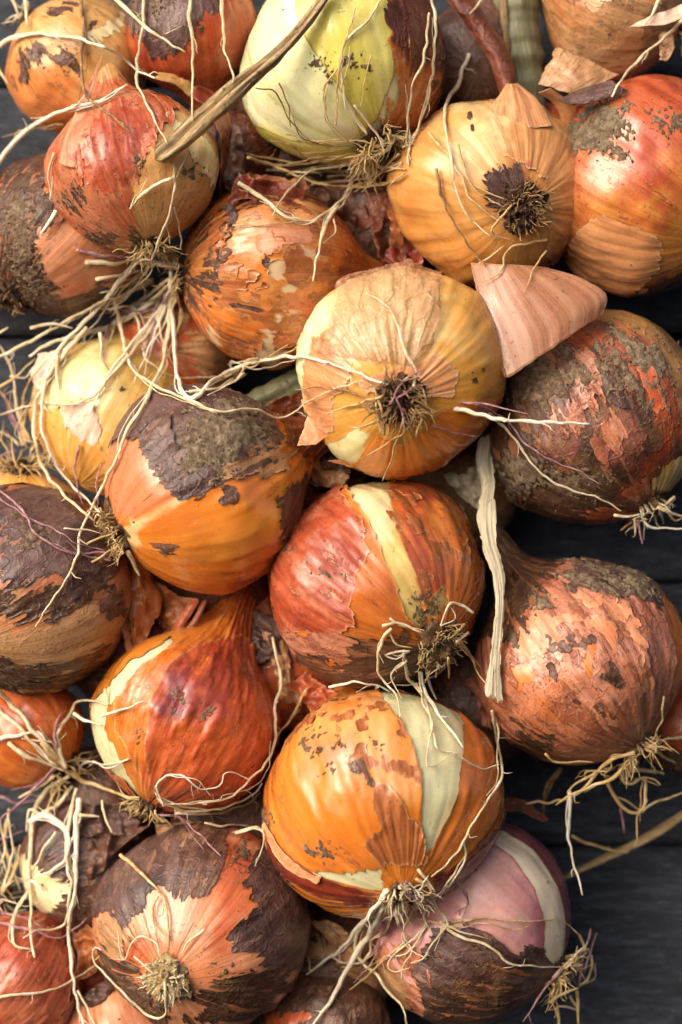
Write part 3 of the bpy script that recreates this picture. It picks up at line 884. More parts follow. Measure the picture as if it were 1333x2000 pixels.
Onion('D', (258, 338), 50, 166, (300, 500), 'red onion with a torn tan flank under the tip of the dry stalk', body='goldtan', asp=.98, nl=.8,
    tints=[('#c98660', .8, 40, [(90, 200), (200, 160), (300, 200), (260, 330), (230, 470), (90, 440)]), ('#c8905a', .6, 20, [(270, 330), (400, 350), (390, 460), (280, 480)])], layers=[
    L('cream', [(325, 225), (385, 250), (425, 310), (425, 385), (395, 330), (350, 275)], rag=6),
    L('redorange', [(70, 330), (100, 230), (160, 165), (290, 150), (370, 175), (350, 210), (318, 255), (280, 315), (262, 385), (268, 440), (250, 480), (150, 470), (85, 420)], rag=12, h=2.4, curl=8, tint=True),
    L('red', [(150, 300), (180, 240), (250, 185), (330, 200), (300, 260), (265, 320), (250, 380), (200, 380), (150, 360)], rag=26, h=3),
    L('brown', [(255, 455), (330, 480), (390, 440), (400, 470), (330, 520), (260, 500)], [(128, 370), (155, 365), (160, 415), (138, 412)], [(165, 450), (215, 455), (230, 480), (180, 480)], rag=14, h=3.4),
    L('soil', blob(150, 385, 20, 26), blob(180, 460, 30, 12), blob(262, 318, 16, 10), blob(370, 335, 18, 8, .3), rag=14, t=2.5, lumps=50, ls=3)],
    plate=.15, platemat='darkplate', tuft=(50, 50, 'r_tan'))
Onion('Z', (1205, 10), -110, 148, (1330, 60), 'brown papery onion at the top right corner', body='tan',
    tints=[('#b06a34', .8, 30, [(1050, -80), (1160, -80), (1140, 20), (1090, 60), (1050, 40)])], layers=[
    L('peach', [(1140, -80), (1300, -80), (1290, 10), (1230, -10), (1160, 10)], rag=14)], tuft=(34, 60, 'r_tan'), platemat='darkplate')
Onion('H', (1262, 365), -40, 210, (1400, 470), 'glossy red orange onion with a cap of grey soil at the right edge', body='redorange',
    tints=[('#dc9246', .95, 70, [(1100, 360), (1180, 340), (1260, 390), (1333, 340), (1400, 400), (1400, 560), (1200, 600), (1100, 560)]), ('#d08058', .85, 40, [(1120, 290), (1200, 290), (1250, 340), (1180, 380), (1110, 380)]), ('#b04a26', .8, 40, [(1230, 160), (1400, 140), (1400, 240), (1300, 220)])], layers=[
    L('peach', [(1100, 520), (1130, 440), (1180, 420), (1250, 445), (1292, 470), (1285, 530), (1240, 580), (1160, 590)], rag=7, h=2.4),
    L('soilgrey', [(1105, 250), (1150, 212), (1205, 200), (1228, 215), (1222, 250), (1195, 285), (1145, 305), (1110, 300)], rag=18, t=6, lumps=110),
    L('soil', [(1262, 225), (1300, 215), (1345, 235), (1345, 262), (1290, 258)], blob(1210, 302, 22, 8), rag=16, t=3, lumps=40, ls=3),
    L('brown', [(1240, 560), (1300, 540), (1380, 520), (1380, 600), (1260, 600)], rag=14, h=3)], tuft=None)
Onion('G', (962, 376), 0, 189, (1008, 425), 'glossy golden onion with dark root end facing out and a triangular skin flap', body='gold', lob=.028, dimple=.08,
    tints=[('#d89a5a', .75, 60, [(740, 180), (1180, 180), (1180, 600), (740, 600)]), ('#ecd298', .8, 40, [(850, 240), (900, 205), (968, 200), (968, 290), (950, 330), (900, 330), (860, 290)]), ('#a85a3c', .85, 12, [(1000, 310), (1030, 320), (1055, 370), (1045, 400), (1005, 385)]), ('#d08030', .5, 60, [(760, 400), (900, 470), (1060, 500), (1000, 580), (800, 540)])], layers=[  # the pale yellow zone at upper left is a highlight painted into the colour
    L('peach', [(958, 195), (985, 160), (1030, 165), (1080, 240), (1170, 330), (1165, 460), (1110, 560), (1065, 500), (1080, 430), (1062, 350), (1020, 320), (985, 305), (962, 290)], rag=4, h=2.2, tint=True),
    L('purplebrown', [(946, 340), (975, 325), (1010, 318), (1024, 350), (1022, 380), (985, 420), (955, 400)], rag=12, h=2.8),
    L('brown', blob(917, 228, 4, 10), blob(922, 250, 4, 9), rag=3, h=2, curl=0)],
    plate=.21, platemat='darkplate', tuft=(110, 30, 'r_brown'))
Onion('J', (1160, 820), -40, 218, (1268, 1000), 'dark mud crusted onion with red streaks under the triangular skin flap', body='dirtybrown', lob=.03,
    tints=[('#b08048', .95, 10, [(1130, 620), (1240, 585), (1400, 640), (1400, 900), (1333, 880), (1325, 770), (1290, 690), (1220, 640)]), ('#b4502c', .95, 16, [(1080, 670), (1170, 635), (1255, 665), (1310, 740), (1330, 840), (1300, 920), (1240, 985), (1205, 985), (1240, 930), (1285, 860), (1275, 790), (1225, 715), (1160, 680)]), ('#a86450', .85, 18, [(1060, 870), (1080, 800), (1130, 765), (1165, 775), (1150, 830), (1140, 900), (1080, 900)], [(1155, 840), (1180, 790), (1220, 800), (1265, 850), (1250, 900), (1180, 920), (1150, 890)])], layers=[
    L('salmon', [(1085, 800), (1130, 765), (1165, 775), (1150, 830), (1110, 850)], [(1160, 850), (1200, 800), (1225, 850), (1200, 910), (1165, 890)], [(1120, 720), (1190, 740), (1180, 765), (1130, 745)], rag=20, h=2.2),
    L('purplebrown', [(1190, 760), (1230, 770), (1245, 800), (1225, 805), (1190, 790)], rag=6, h=4),
    L('redorange', [(1215, 965), (1262, 925), (1275, 960), (1240, 975)], [(1135, 1000), (1195, 985), (1245, 1000), (1230, 1025), (1150, 1025)], [(1230, 700), (1265, 720), (1300, 790), (1285, 830), (1260, 770)], rag=10, h=2.5),
    L('honey', [(1275, 935), (1310, 900), (1350, 880), (1350, 930), (1310, 960), (1280, 955)], rag=6, h=3),
    L('soilgrey', [(985, 905), (1045, 875), (1078, 920), (1050, 950), (1000, 965)], [(1190, 660), (1235, 648), (1290, 690), (1322, 730), (1300, 742), (1240, 705)], rag=18, t=6, lumps=120),
    L('soil', [(990, 740), (1110, 690), (1145, 740), (1090, 780), (1000, 800)], [(1120, 690), (1200, 690), (1270, 760), (1285, 820), (1240, 800), (1180, 740)], [(1080, 900), (1180, 930), (1160, 960), (1090, 950)], rag=36, t=4, lumps=160, ls=3)],
    plate=.15, tuft=(36, 40, 'r_cream'))
Onion('L', (228, 815), -120, 165, (150, 960), 'pale yellow onion with pinkish peeling skin behind the hanging roots', body='honey',
    tints=[('#e0d098', 1.0, 40, [(80, 680), (230, 670), (260, 760), (200, 810), (80, 810)]), ('#dcb45c', .8, 30, [(230, 660), (420, 690), (420, 800), (280, 780), (210, 760)])], layers=[
    L('gold', [(60, 800), (110, 795), (150, 810), (190, 860), (240, 960), (120, 1000), (60, 940)], rag=6),
    L('pinkwhite', [(110, 800), (160, 780), (195, 800), (198, 850), (180, 870), (140, 850)], rag=7, h=2.4),
    L('brown', blob(240, 760, 8, 4), blob(260, 745, 5), blob(228, 745, 4), rag=3, h=1.5)], plate=0, tuft=None)
Onion('M2', (40, 1050), -120, 148, (48, 900), 'orange onion with upturned root end at the left edge behind the dark onion', body='goldtan', layers=[L('gold', [(0, 925), (60, 925), (100, 945), (60, 960), (0, 955)], rag=6)], plate=.2, platemat='darkplate', tuft=(70, 90, 'r_tan'), lo=True)
Onion('M', (58, 1150), 0, 208, (-60, 1250), 'dark blackish brown onion with tan underside at the left edge', body='tan',
    tints=[('#a85636', .9, 30, [(-60, 930), (120, 920), (240, 1010), (240, 1150), (60, 1160), (-60, 1130)]), ('#cf7a4c', .8, 12, [(0, 1205), (60, 1195), (100, 1215), (40, 1235), (0, 1230)])], layers=[
    L('purplebrown', [(-60, 960), (60, 925), (150, 950), (215, 1030), (215, 1110), (150, 1160), (90, 1120), (40, 1140), (-60, 1100)], rag=34, h=2.4),
    L('dirtybrown', [(-60, 1150), (30, 1160), (150, 1120), (215, 1130), (240, 1200), (160, 1190), (60, 1215), (-60, 1200)], [(-60, 1280), (40, 1285), (140, 1290), (220, 1270), (200, 1340), (60, 1345), (-60, 1340)], rag=24, h=2.4),
    L('soil', [(-60, 1290), (60, 1305), (100, 1335), (-60, 1345)], [(40, 1000), (90, 1040), (60, 1060)], rag=16, t=4)], tuft=None, plate=0)
Onion('K', (396, 955), 70, 206, (232, 1035), 'orange onion with dark skin cap and soil on top, root end to its left', body='amber', lob=.018, nl=.9,
    tints=[('#d08058', .95, 16, [(180, 860), (220, 830), (300, 880), (345, 965), (340, 985), (290, 1010), (262, 1022), (225, 1010), (190, 950)]), ('#e6c88c', .9, 9, [(250, 1015), (300, 995), (345, 966), (380, 955), (350, 985), (305, 1012), (270, 1035), (268, 1070), (242, 1080)]), ('#b04a28', .9, 24, [(540, 760), (680, 700), (700, 860), (590, 900)])], layers=[
    L('purplebrown', [(205, 870), (225, 790), (290, 735), (400, 725), (500, 760), (560, 850), (540, 900), (480, 935), (420, 950), (405, 968), (385, 1005), (376, 975), (335, 965), (300, 930), (262, 862), (225, 868)], rag=9, h=2.8),
    L('tan', [(430, 925), (470, 890), (530, 860), (575, 880), (560, 920), (500, 935), (450, 955)], rag=14, h=3.6),
    L('brown', [(535, 1005), (560, 950), (600, 930), (600, 1030), (555, 1060)], blob(545, 977, 9), [(295, 1060), (335, 1058), (348, 1085), (320, 1090)], [(430, 940), (470, 945), (460, 985), (436, 985)], rag=10, h=2.4),
    L('darkred', [(540, 800), (640, 730), (700, 760), (680, 880), (600, 900), (560, 870)], rag=16, h=3),
    L('purplebrown', [(270, 840), (330, 800), (350, 880), (335, 930), (300, 910)], rag=6, h=4.5, curl=9, w=4),
    L('soilgrey', [(345, 850), (380, 815), (440, 790), (505, 800), (540, 845), (520, 880), (465, 900), (420, 935), (365, 900)], rag=26, t=6, lumps=170),
    L('soil', [(415, 770), (470, 775), (460, 800), (420, 800)], rag=12, t=4)],
    plate=.2, platemat='plate', tuft=(90, 40, 'r_tan'))
Onion('N', (738, 1142), 40, 210, (848, 1250), 'red orange onion with one narrow pale yellow stripe and a muddy root ball', body='honey', lob=.02, body_tint=False,
    tints=[('!#ece0b0', .8, 14, [(660, 935), (755, 915), (765, 1000), (775, 1060), (740, 1060), (700, 980)]), ('#b4553a', .9, 22, [(760, 950), (840, 950), (850, 1060), (870, 1120), (862, 1150), (822, 1165), (800, 1100), (775, 1020)]), ('#c9703c', .7, 20, [(700, 1020), (735, 1060), (775, 1150), (795, 1205), (770, 1210), (730, 1170), (690, 1165), (710, 1110)])], layers=[
    L('orange', x=([(660, 935), (755, 915), (765, 1000), (800, 1110), (822, 1175), (828, 1225), (798, 1205), (768, 1130), (730, 1045), (700, 980)], [(828, 1195), (842, 1170), (864, 1145), (868, 1178), (845, 1205)]), rag=5, h=5, w=1.8),
    L('red', [(510, 1120), (530, 1040), (600, 975), (665, 950), (712, 1030), (722, 1080), (705, 1110), (685, 1165), (688, 1185), (700, 1215), (672, 1235), (540, 1235)], rag=7, h=2.8, curl=6, w=2.2),
    L('copper', [(740, 960), (900, 960), (940, 1120), (930, 1230), (860, 1200), (800, 1090)], n=(4, .2, 60), rag=14, h=2.6, w=2),
    L('dirtybrown', [(535, 1262), (640, 1270), (650, 1290), (690, 1235), (790, 1235), (850, 1280), (830, 1360), (640, 1370), (560, 1310)], [(530, 1210), (560, 1235), (545, 1250)], rag=16, h=3),
    L('salmon', [(545, 1230), (660, 1240), (690, 1255), (670, 1300), (640, 1275), (560, 1270), (540, 1250)], rag=9, h=3.8),
    L('soil', [(595, 1092), (622, 1096), (660, 1125), (650, 1132), (610, 1115)], [(820, 1160), (835, 1165), (850, 1195), (820, 1215), (812, 1195)], blob(560, 1075, 18, 7), rag=9, t=3, lumps=50, ls=3)],
    plate=.22, tuft=(110, 30, 'r_tan'))
Onion('O', (1132, 1298), -20, 208, (1250, 1465), 'crumpled salmon onion with soil on its shoulder at the right edge', body='orange', nl=.75, lob=.025,
    tints=[('#d08a6c', .7, 40, [(1060, 1160), (1180, 1170), (1200, 1240), (1100, 1280), (1020, 1260)]), ('#c87a4a', .6, 30, [(1000, 1350), (1200, 1400), (1180, 1490), (1000, 1450)])], layers=[
    L('salmon', x=([(1300, 1150), (1345, 1200), (1350, 1340), (1305, 1400), (1318, 1300), (1305, 1210)], [(1000, 1300), (1030, 1290), (1045, 1320), (1015, 1345)], [(1150, 1240), (1165, 1260), (1150, 1330), (1140, 1300)]), rag=9, h=1.6, w=2.5),
    L('pinkorange', [(1075, 1160), (1150, 1160), (1230, 1190), (1280, 1260), (1270, 1400), (1180, 1420), (1230, 1330), (1180, 1230), (1100, 1250), (1040, 1280), (1000, 1270), (1040, 1200)], n=(3.5, -.15, 60), rag=12, h=3, w=2.5),
    L('dirtybrown', [(940, 1240), (940, 1040), (1060, 1020), (1100, 1100), (1085, 1130), (1050, 1160), (1030, 1200), (1000, 1270)], [(1010, 1420), (1080, 1440), (1060, 1490), (1000, 1460)], rag=22, h=3.4),
    L('brown', [(1080, 1250), (1140, 1230), (1200, 1260), (1220, 1340), (1180, 1400), (1110, 1380), (1070, 1320)], n=(6, .12, 60), rag=14, h=3.8, w=2),
    L('purplebrown', [(1090, 1120), (1150, 1090), (1240, 1100), (1300, 1160), (1280, 1190), (1220, 1165), (1150, 1150), (1110, 1155)], rag=12, h=3),
    L('soilgrey', [(1090, 1125), (1120, 1105), (1200, 1090), (1260, 1130), (1275, 1165), (1240, 1165), (1180, 1150), (1120, 1140)], blob(1062, 1185, 18, 14), rag=18, t=6, lumps=130)],
    plate=.16, tuft=(70, 60, 'r_tan'))
Onion('Q', (55, 1430), -110, 118, (135, 1510), 'orange onion at the left edge behind a spray of pale roots', body='orange', tints=[('#bf5830', .8, 40, [(-60, 1300), (170, 1300), (120, 1440), (40, 1480), (-60, 1440)])], plate=.3, platemat='darkplate', tuft=(90, 60, 'r_tan'))
Onion('P', (362, 1412), 0, 186, (290, 1572), 'teardrop shaped orange red onion with tall neck and pale green sliver', body='greencream', asp=1.0, nl=1.25, bend=.05, body_tint=False,
    tints=[('#c85f30', .9, 40, [(300, 1540), (300, 1460), (310, 1380), (360, 1300), (440, 1255), (520, 1300), (560, 1400), (530, 1540), (420, 1600), (320, 1590)]), ('#7c3038', 1.0, 24, blob(350, 1352, 42, 52, .3)), ('#8e3a2c', .9, 30, [(360, 1310), (450, 1260), (490, 1310), (440, 1380), (370, 1390)]), ('#b4532f', .85, 24, [(420, 1100), (540, 1100), (540, 1280), (460, 1260), (440, 1200)])], layers=[
    L('amber', x=([(150, 1440), (185, 1370), (250, 1300), (340, 1240), (330, 1262), (255, 1330), (212, 1385), (205, 1425), (232, 1475), (278, 1560), (235, 1520), (170, 1470)],), rag=4, h=4, w=1.6),
    L('orange', [(225, 1370), (270, 1310), (350, 1250), (370, 1150), (520, 1130), (580, 1400), (560, 1600), (300, 1640), (290, 1560), (262, 1480), (225, 1420)], rag=4, h=2, tint=True, w=2.4),
    L('redorange', [(300, 1540), (285, 1460), (290, 1380), (330, 1300), (400, 1255), (470, 1240), (520, 1300), (580, 1400), (560, 1600), (420, 1640), (320, 1600)], rag=4, h=2.8, tint=True, w=3),
    L('redorange', [(165, 1445), (200, 1490), (250, 1525), (282, 1565), (240, 1560), (180, 1510)], rag=6, h=3),
    L('soil', blob(345, 1360, 8), blob(405, 1385, 9, 4, 1.2), blob(265, 1450, 8, 12), rag=5, t=2, lumps=18, ls=2)],
    plate=.17, platemat='darkplate', tuft=(60, 38, 'r_tan'))
Onion('V', (160, 1690), -110, 128, (60, 1720), 'brownish purple onion with a torn yellow patch behind the root loop', body='cream', layers=[
    L('brown', x=([(30, 1660), (70, 1690), (110, 1720), (140, 1730), (130, 1760), (60, 1800), (30, 1760)],), rag=9),
    L('purplebrown', [(70, 1570), (300, 1570), (300, 1720), (140, 1720), (80, 1660)], rag=16, h=2.5)], plate=0, tuft=None)
Onion('W', (30, 1920), -50, 138, (-40, 2020), 'shiny brick red onion at the bottom left corner', body='deepred', tints=[('#c07050', .8, 40, [(-20, 1930), (80, 1920), (100, 2000), (0, 2030)])], layers=[
    L('red', [(-40, 1790), (60, 1780), (140, 1850), (140, 1960), (90, 2060), (-60, 2060)], rag=14, tint=True)], plate=0, tuft=None)
Onion('X', (262, 2030), -60, 135, (300, 2120), 'salmon pink onion cut off by the bottom edge', body='pinkorange', tints=[('#b86848', .7, 30, [(230, 1920), (300, 1920), (320, 2010), (240, 2010)])], plate=0, tuft=None)
Onion('Y', (640, 2010), -70, 128, (600, 2120), 'dark brownish red onion at the bottom edge between two larger ones', body='redorange', layers=[L('brown', x=([(520, 1985), (600, 1975), (615, 1990), (520, 2010)],), rag=9)], plate=0, tuft=None)
Onion('T', (922, 1800), -60, 205, (1092, 1895), 'mauve pink onion with a cream crescent and ragged dark brown skin below', body='ivory', lob=.012, body_tint=False,
    tints=[('#b06070', .8, 40, [(1020, 1720), (1090, 1780), (1090, 1900), (1000, 1880), (1030, 1800)]), ('#d2a090', .6, 50, [(900, 1680), (1000, 1690), (1010, 1780), (900, 1800)])], layers=[
    L('pink', [(700, 1540), (930, 1580), (950, 1640), (1000, 1672), (1044, 1735), (1064, 1805), (1062, 1890), (1045, 1920), (700, 2080)], rag=1.2, h=1.6, curl=1, w=.2, tint=True),
    L('mauve', [(900, 1560), (1000, 1550), (1100, 1620), (1150, 1740), (1160, 1850), (1100, 1880), (1106, 1800), (1090, 1735), (1048, 1665), (985, 1625), (900, 1610)], rag=1.2, h=1.8, curl=1, w=.2),
    L('salmon', [(690, 1860), (760, 1840), (830, 1845), (850, 1900), (830, 2080), (690, 2080)], rag=14, h=2.4),
    L('purplebrown', [(820, 1850), (850, 1815), (910, 1808), (960, 1830), (1010, 1860), (1030, 1845), (1066, 1850), (1085, 1900), (1060, 2080), (800, 2080), (830, 1960), (805, 1900)], rag=9, h=3.4, curl=8),
    L('dirtybrown', [(840, 1900), (960, 1870), (1000, 1920), (1000, 2080), (840, 2080)], rag=34, h=4.4),
    L('tan', [(700, 1900), (740, 1880), (800, 1920), (800, 2080), (700, 2080)], rag=18, h=3.2),
    L('soil', [(870, 1890), (940, 1880), (950, 1940), (880, 1950)], rag=30, t=2, lumps=90, ls=2.6)],
    plate=.16, platemat='darkplate', tuft=(80, 60, 'r_tan'))
Onion('S', (394, 1815), 10, 208, (338, 1880), 'brown and salmon onion with a round dry root disc facing out', body='pinkorange', lob=.015,
    tints=[('#c05a34', .9, 24, [(412, 1760), (430, 1640), (500, 1620), (500, 1720), (470, 1790), (440, 1850), (412, 1850)], [(225, 1850), (290, 1840), (310, 1920), (260, 1910)]), ('#dcae90', .8, 20, [(280, 1760), (340, 1740), (400, 1770), (370, 1830), (300, 1830)])], layers=[
    L('purplebrown', [(170, 1800), (190, 1700), (260, 1620), (370, 1590), (395, 1640), (370, 1720), (345, 1762), (335, 1742), (312, 1730), (285, 1748), (282, 1785), (258, 1790), (245, 1815), (215, 1780)], rag=7, h=2.6),
    L('brown', [(345, 1620), (450, 1600), (440, 1660), (425, 1720), (400, 1765), (372, 1750), (345, 1765), (352, 1690)], rag=8, h=3.4),
    L('purplebrown', [(480, 1730), (505, 1640), (570, 1660), (630, 1760), (610, 1870), (560, 1920), (520, 1900), (500, 1870), (455, 1850), (440, 1830), (470, 1800), (500, 1770)], rag=13, h=2.8),
    L('dirtybrown', [(420, 1925), (470, 1900), (560, 1890), (570, 1930), (500, 1980), (400, 2010), (360, 1985), (400, 1970), (370, 1950)], [(200, 1850), (240, 1900), (330, 1975), (330, 2010), (260, 2000), (200, 1930)], [(220, 1880), (262, 1878), (268, 1900), (232, 1905)], rag=13, h=3),
    L('tan', [(195, 1800), (240, 1790), (262, 1830), (240, 1880), (205, 1860)], rag=14, h=2),
    L('soil', blob(240, 1715, 12, 24, .5), blob(480, 1668, 10, 14), [(280, 1930), (330, 1960), (300, 1985), (255, 1955)], blob(440, 1895, 14, 9), rag=14, t=3, lumps=50, ls=3)],
    plate=.2, platemat='paleplate', tuft=(70, 16, 'r_cream'))
Onion('R', (742, 1570), 90, 230, (785, 1722), 'large orange onion with a wide pale green cream stripe and white roots below', body='greencream', lob=.018, body_tint=False,
    tints=[('#e2a060', .75, 40, [(560, 1430), (600, 1385), (700, 1340), (750, 1365), (785, 1430), (805, 1500), (820, 1570), (760, 1540), (700, 1500), (640, 1500), (600, 1470)]), ('#cf7434', .8, 50, [(905, 1400), (1010, 1460), (1010, 1620), (860, 1700), (838, 1670), (872, 1605), (902, 1540)], [(480, 1480), (540, 1400), (540, 1560), (640, 1650), (740, 1680), (740, 1700), (620, 1690), (520, 1640), (490, 1560)]), ('#c0704a', .6, 24, [(590, 1440), (680, 1440), (720, 1520), (640, 1500)])], layers=[
    L('amber', x=([(725, 1330), (800, 1325), (860, 1345), (900, 1395), (904, 1460), (895, 1545), (868, 1600), (832, 1668), (822, 1600), (822, 1520), (800, 1445), (772, 1390)], [(590, 1702), (690, 1702), (745, 1695), (748, 1735), (690, 1728)]), rag=4, h=5, w=1.8),
    L('copper', [(540, 1440), (640, 1370), (760, 1370), (810, 1480), (820, 1560), (700, 1500), (600, 1480)], n=(5, .22, 60), rag=12, h=2, w=1.5),
    L('copper', [(712, 1650), (740, 1615), (725, 1580), (735, 1530), (760, 1535), (800, 1590), (825, 1625), (835, 1685), (780, 1690), (745, 1690)], rag=6, h=4.2, curl=7, w=2.2),
    L('brown', [(688, 1485), (705, 1480), (722, 1505), (735, 1535), (712, 1540), (705, 1515), (690, 1505)], [(600, 1455), (640, 1462), (625, 1475)], rag=7, h=5),
    L('deepred', [(495, 1540), (520, 1610), (560, 1670), (620, 1712), (700, 1735), (745, 1750), (720, 1772), (620, 1752), (540, 1700), (490, 1620)], [(845, 1705), (900, 1690), (980, 1590), (990, 1640), (920, 1720), (850, 1740)], rag=8, h=4),
    L('soil', blob(632, 1666, 34, 9, .25), blob(520, 1610, 6, 22), blob(560, 1700, 24, 5, .6), blob(646, 1498, 8, 5), blob(620, 1437, 6), blob(668, 1455, 6), blob(730, 1457, 5), blob(610, 1465, 12, 4, .3), rag=7, t=3, lumps=50, ls=3)],
    plate=.15, platemat='plate', tuft=(60, 42, 'r_cream'))
Onion('I', (783, 728), 90, 206, (775, 790), 'golden onion with translucent peeling film on top and brown roots facing out', body='palegreen', lob=.02, dimple=.07,
    tints=[('#e8d28c', .95, 30, [(660, 520), (860, 510), (880, 640), (940, 700), (860, 700), (700, 690), (640, 640)]), ('#dc963c', .8, 60, [(900, 640), (1000, 700), (990, 850), (900, 930), (760, 960), (700, 880), (840, 800)])], layers=[
    L('gold', x=([(560, 680), (600, 590), (690, 520), (672, 590), (630, 660), (606, 760), (612, 840), (575, 800)], [(640, 870), (700, 838), (722, 850), (700, 905), (660, 900)]), rag=5, h=1.2),
    L('amber', [(690, 915), (735, 850), (790, 870), (870, 800), (990, 760), (990, 850), (900, 930), (800, 960), (720, 945)], rag=4, h=2.2),
    L('peach', [(590, 720), (612, 650), (640, 680), (665, 700), (690, 705), (680, 760), (650, 780), (655, 840), (625, 845), (598, 790)], rag=5, h=3, curl=6),
    L('peach', [(700, 742), (755, 722), (820, 705), (848, 690), (898, 725), (882, 775), (835, 770), (818, 745), (760, 762), (715, 770)], rag=4, h=4, curl=8),
    L('film', [(668, 528), (700, 505), (862, 505), (858, 620), (838, 690), (800, 712), (720, 705), (620, 690), (650, 610)], rag=3, h=9, curl=10, w=6),
    L('brown', blob(945, 725, 6, 10, .6), blob(925, 740, 7, 5), blob(850, 725, 14, 6, -.5), rag=5, h=3, curl=3)],
    plate=.19, platemat='darkplate', tuft=(120, 52, 'r_brown'))

# fill small holes of the depth table
for _ in range(1):
    up = np.maximum.reduce([np.roll(np.roll(DEPTH, a, 0), b, 1) for a in (-1, 0, 1) for b in (-1, 0, 1)])
    DEPTH = np.where(DEPTH < -1e8, up, DEPTH)

def surf(px, py):
    ix = ((np.asarray(px) - DX0) / DC).astype(int).clip(0, DEPTH.shape[1] - 1)
    iy = ((np.asarray(py) - DY0) / DC).astype(int).clip(0, DEPTH.shape[0] - 1)
    return DEPTH[iy, ix]

def drape(pts, hover, fallback):
    """depth for a strand seen along pts: lies just in front of whatever it crosses"""
    d = surf(pts[:, 0], pts[:, 1])
    ok = d > -1e8
    n = len(d)
    if not ok.any():
        return np.full(n, fallback)
    d = np.interp(np.arange(n), np.where(ok)[0], d[ok])
    lo = d + hover
    s = lo.copy()
    for _ in range(40):
        e = np.concatenate([[s[0]], s, [s[-1]]])
        s = np.maximum(.25 * e[:-2] + .5 * e[1:-1] + .25 * e[2:], lo)
    return s

rr_ = np.random.default_rng(11)
def root(key, pts, w, mat='r_cream', d=None, hover=None, tip=.42):
    on = ONIONS[key]
    p = np.asarray(pts, float)
    Ln = np.linalg.norm(np.diff(p, axis=0), axis=1).sum()
    n = int(np.clip(Ln / 7, 5, 110))
    c = catmull(p, n)
    w = w * .41
    jig = np.stack([vnoise(np.stack([np.arange(n) / 2.6 + rr_.uniform(0, 99), np.zeros(n), np.zeros(n) + k], 1)) for k in (0, 5)], 1)
    c = c + jig * 2.4 * np.clip(np.minimum(np.arange(n), np.arange(n)[::-1]) / 3, 0, 1)[:, None]
    if d is None:
        dep = drape(c, (w + 3) if hover is None else hover, -on.C[1])
        dep = dep + 5 * np.abs(vnoise(np.stack([np.arange(n) / 9.0 + rr_.uniform(0, 99), np.zeros(n), np.zeros(n)], 1)))
    else:
        dep = np.interp(np.linspace(0, 1, n), np.linspace(0, 1, len(np.atleast_1d(d))), np.atleast_1d(d))
    V3 = np.stack([P3(a, b, z) for (a, b), z in zip(c, dep)])
    v, f, st = tube(V3, w, 7, tip, rr_, .22)
    parts_v, parts_f, parts_s, off = [v], [f], [st], len(v)
    for _ in range(int(Ln // 110)):              # thin side rootlets, grown on the root they leave
        i = int(rr_.integers(2, n - 2))
        tg = V3[min(i + 1, n - 1)] - V3[i - 1]
        tg /= np.linalg.norm(tg) + 1e-9
        dr = tg * .7 + rr_.normal(0, .6, 3) + [0, -.25, -.2]
        q = [V3[i]]
        for _k in range(4):
            dr = dr / np.linalg.norm(dr)
            q.append(q[-1] + dr * rr_.uniform(4, 11))
            dr = dr + rr_.normal(0, .45, 3)
        v2, f2, s2 = tube(catmull3(q, 9), w * .34, 5, .3, rr_, .2)
        parts_v.append(v2); parts_f.append(f2 + off); parts_s.append(s2); off += len(v2)
    v, f, st = np.vstack(parts_v), np.vstack(parts_f), np.vstack(parts_s)
    make_mesh('root', v, f, M[mat], on.obj, on.base, {'pp': v / 100 + rr_.uniform(0, 9), 'st': st + rr_.uniform(0, 9)})

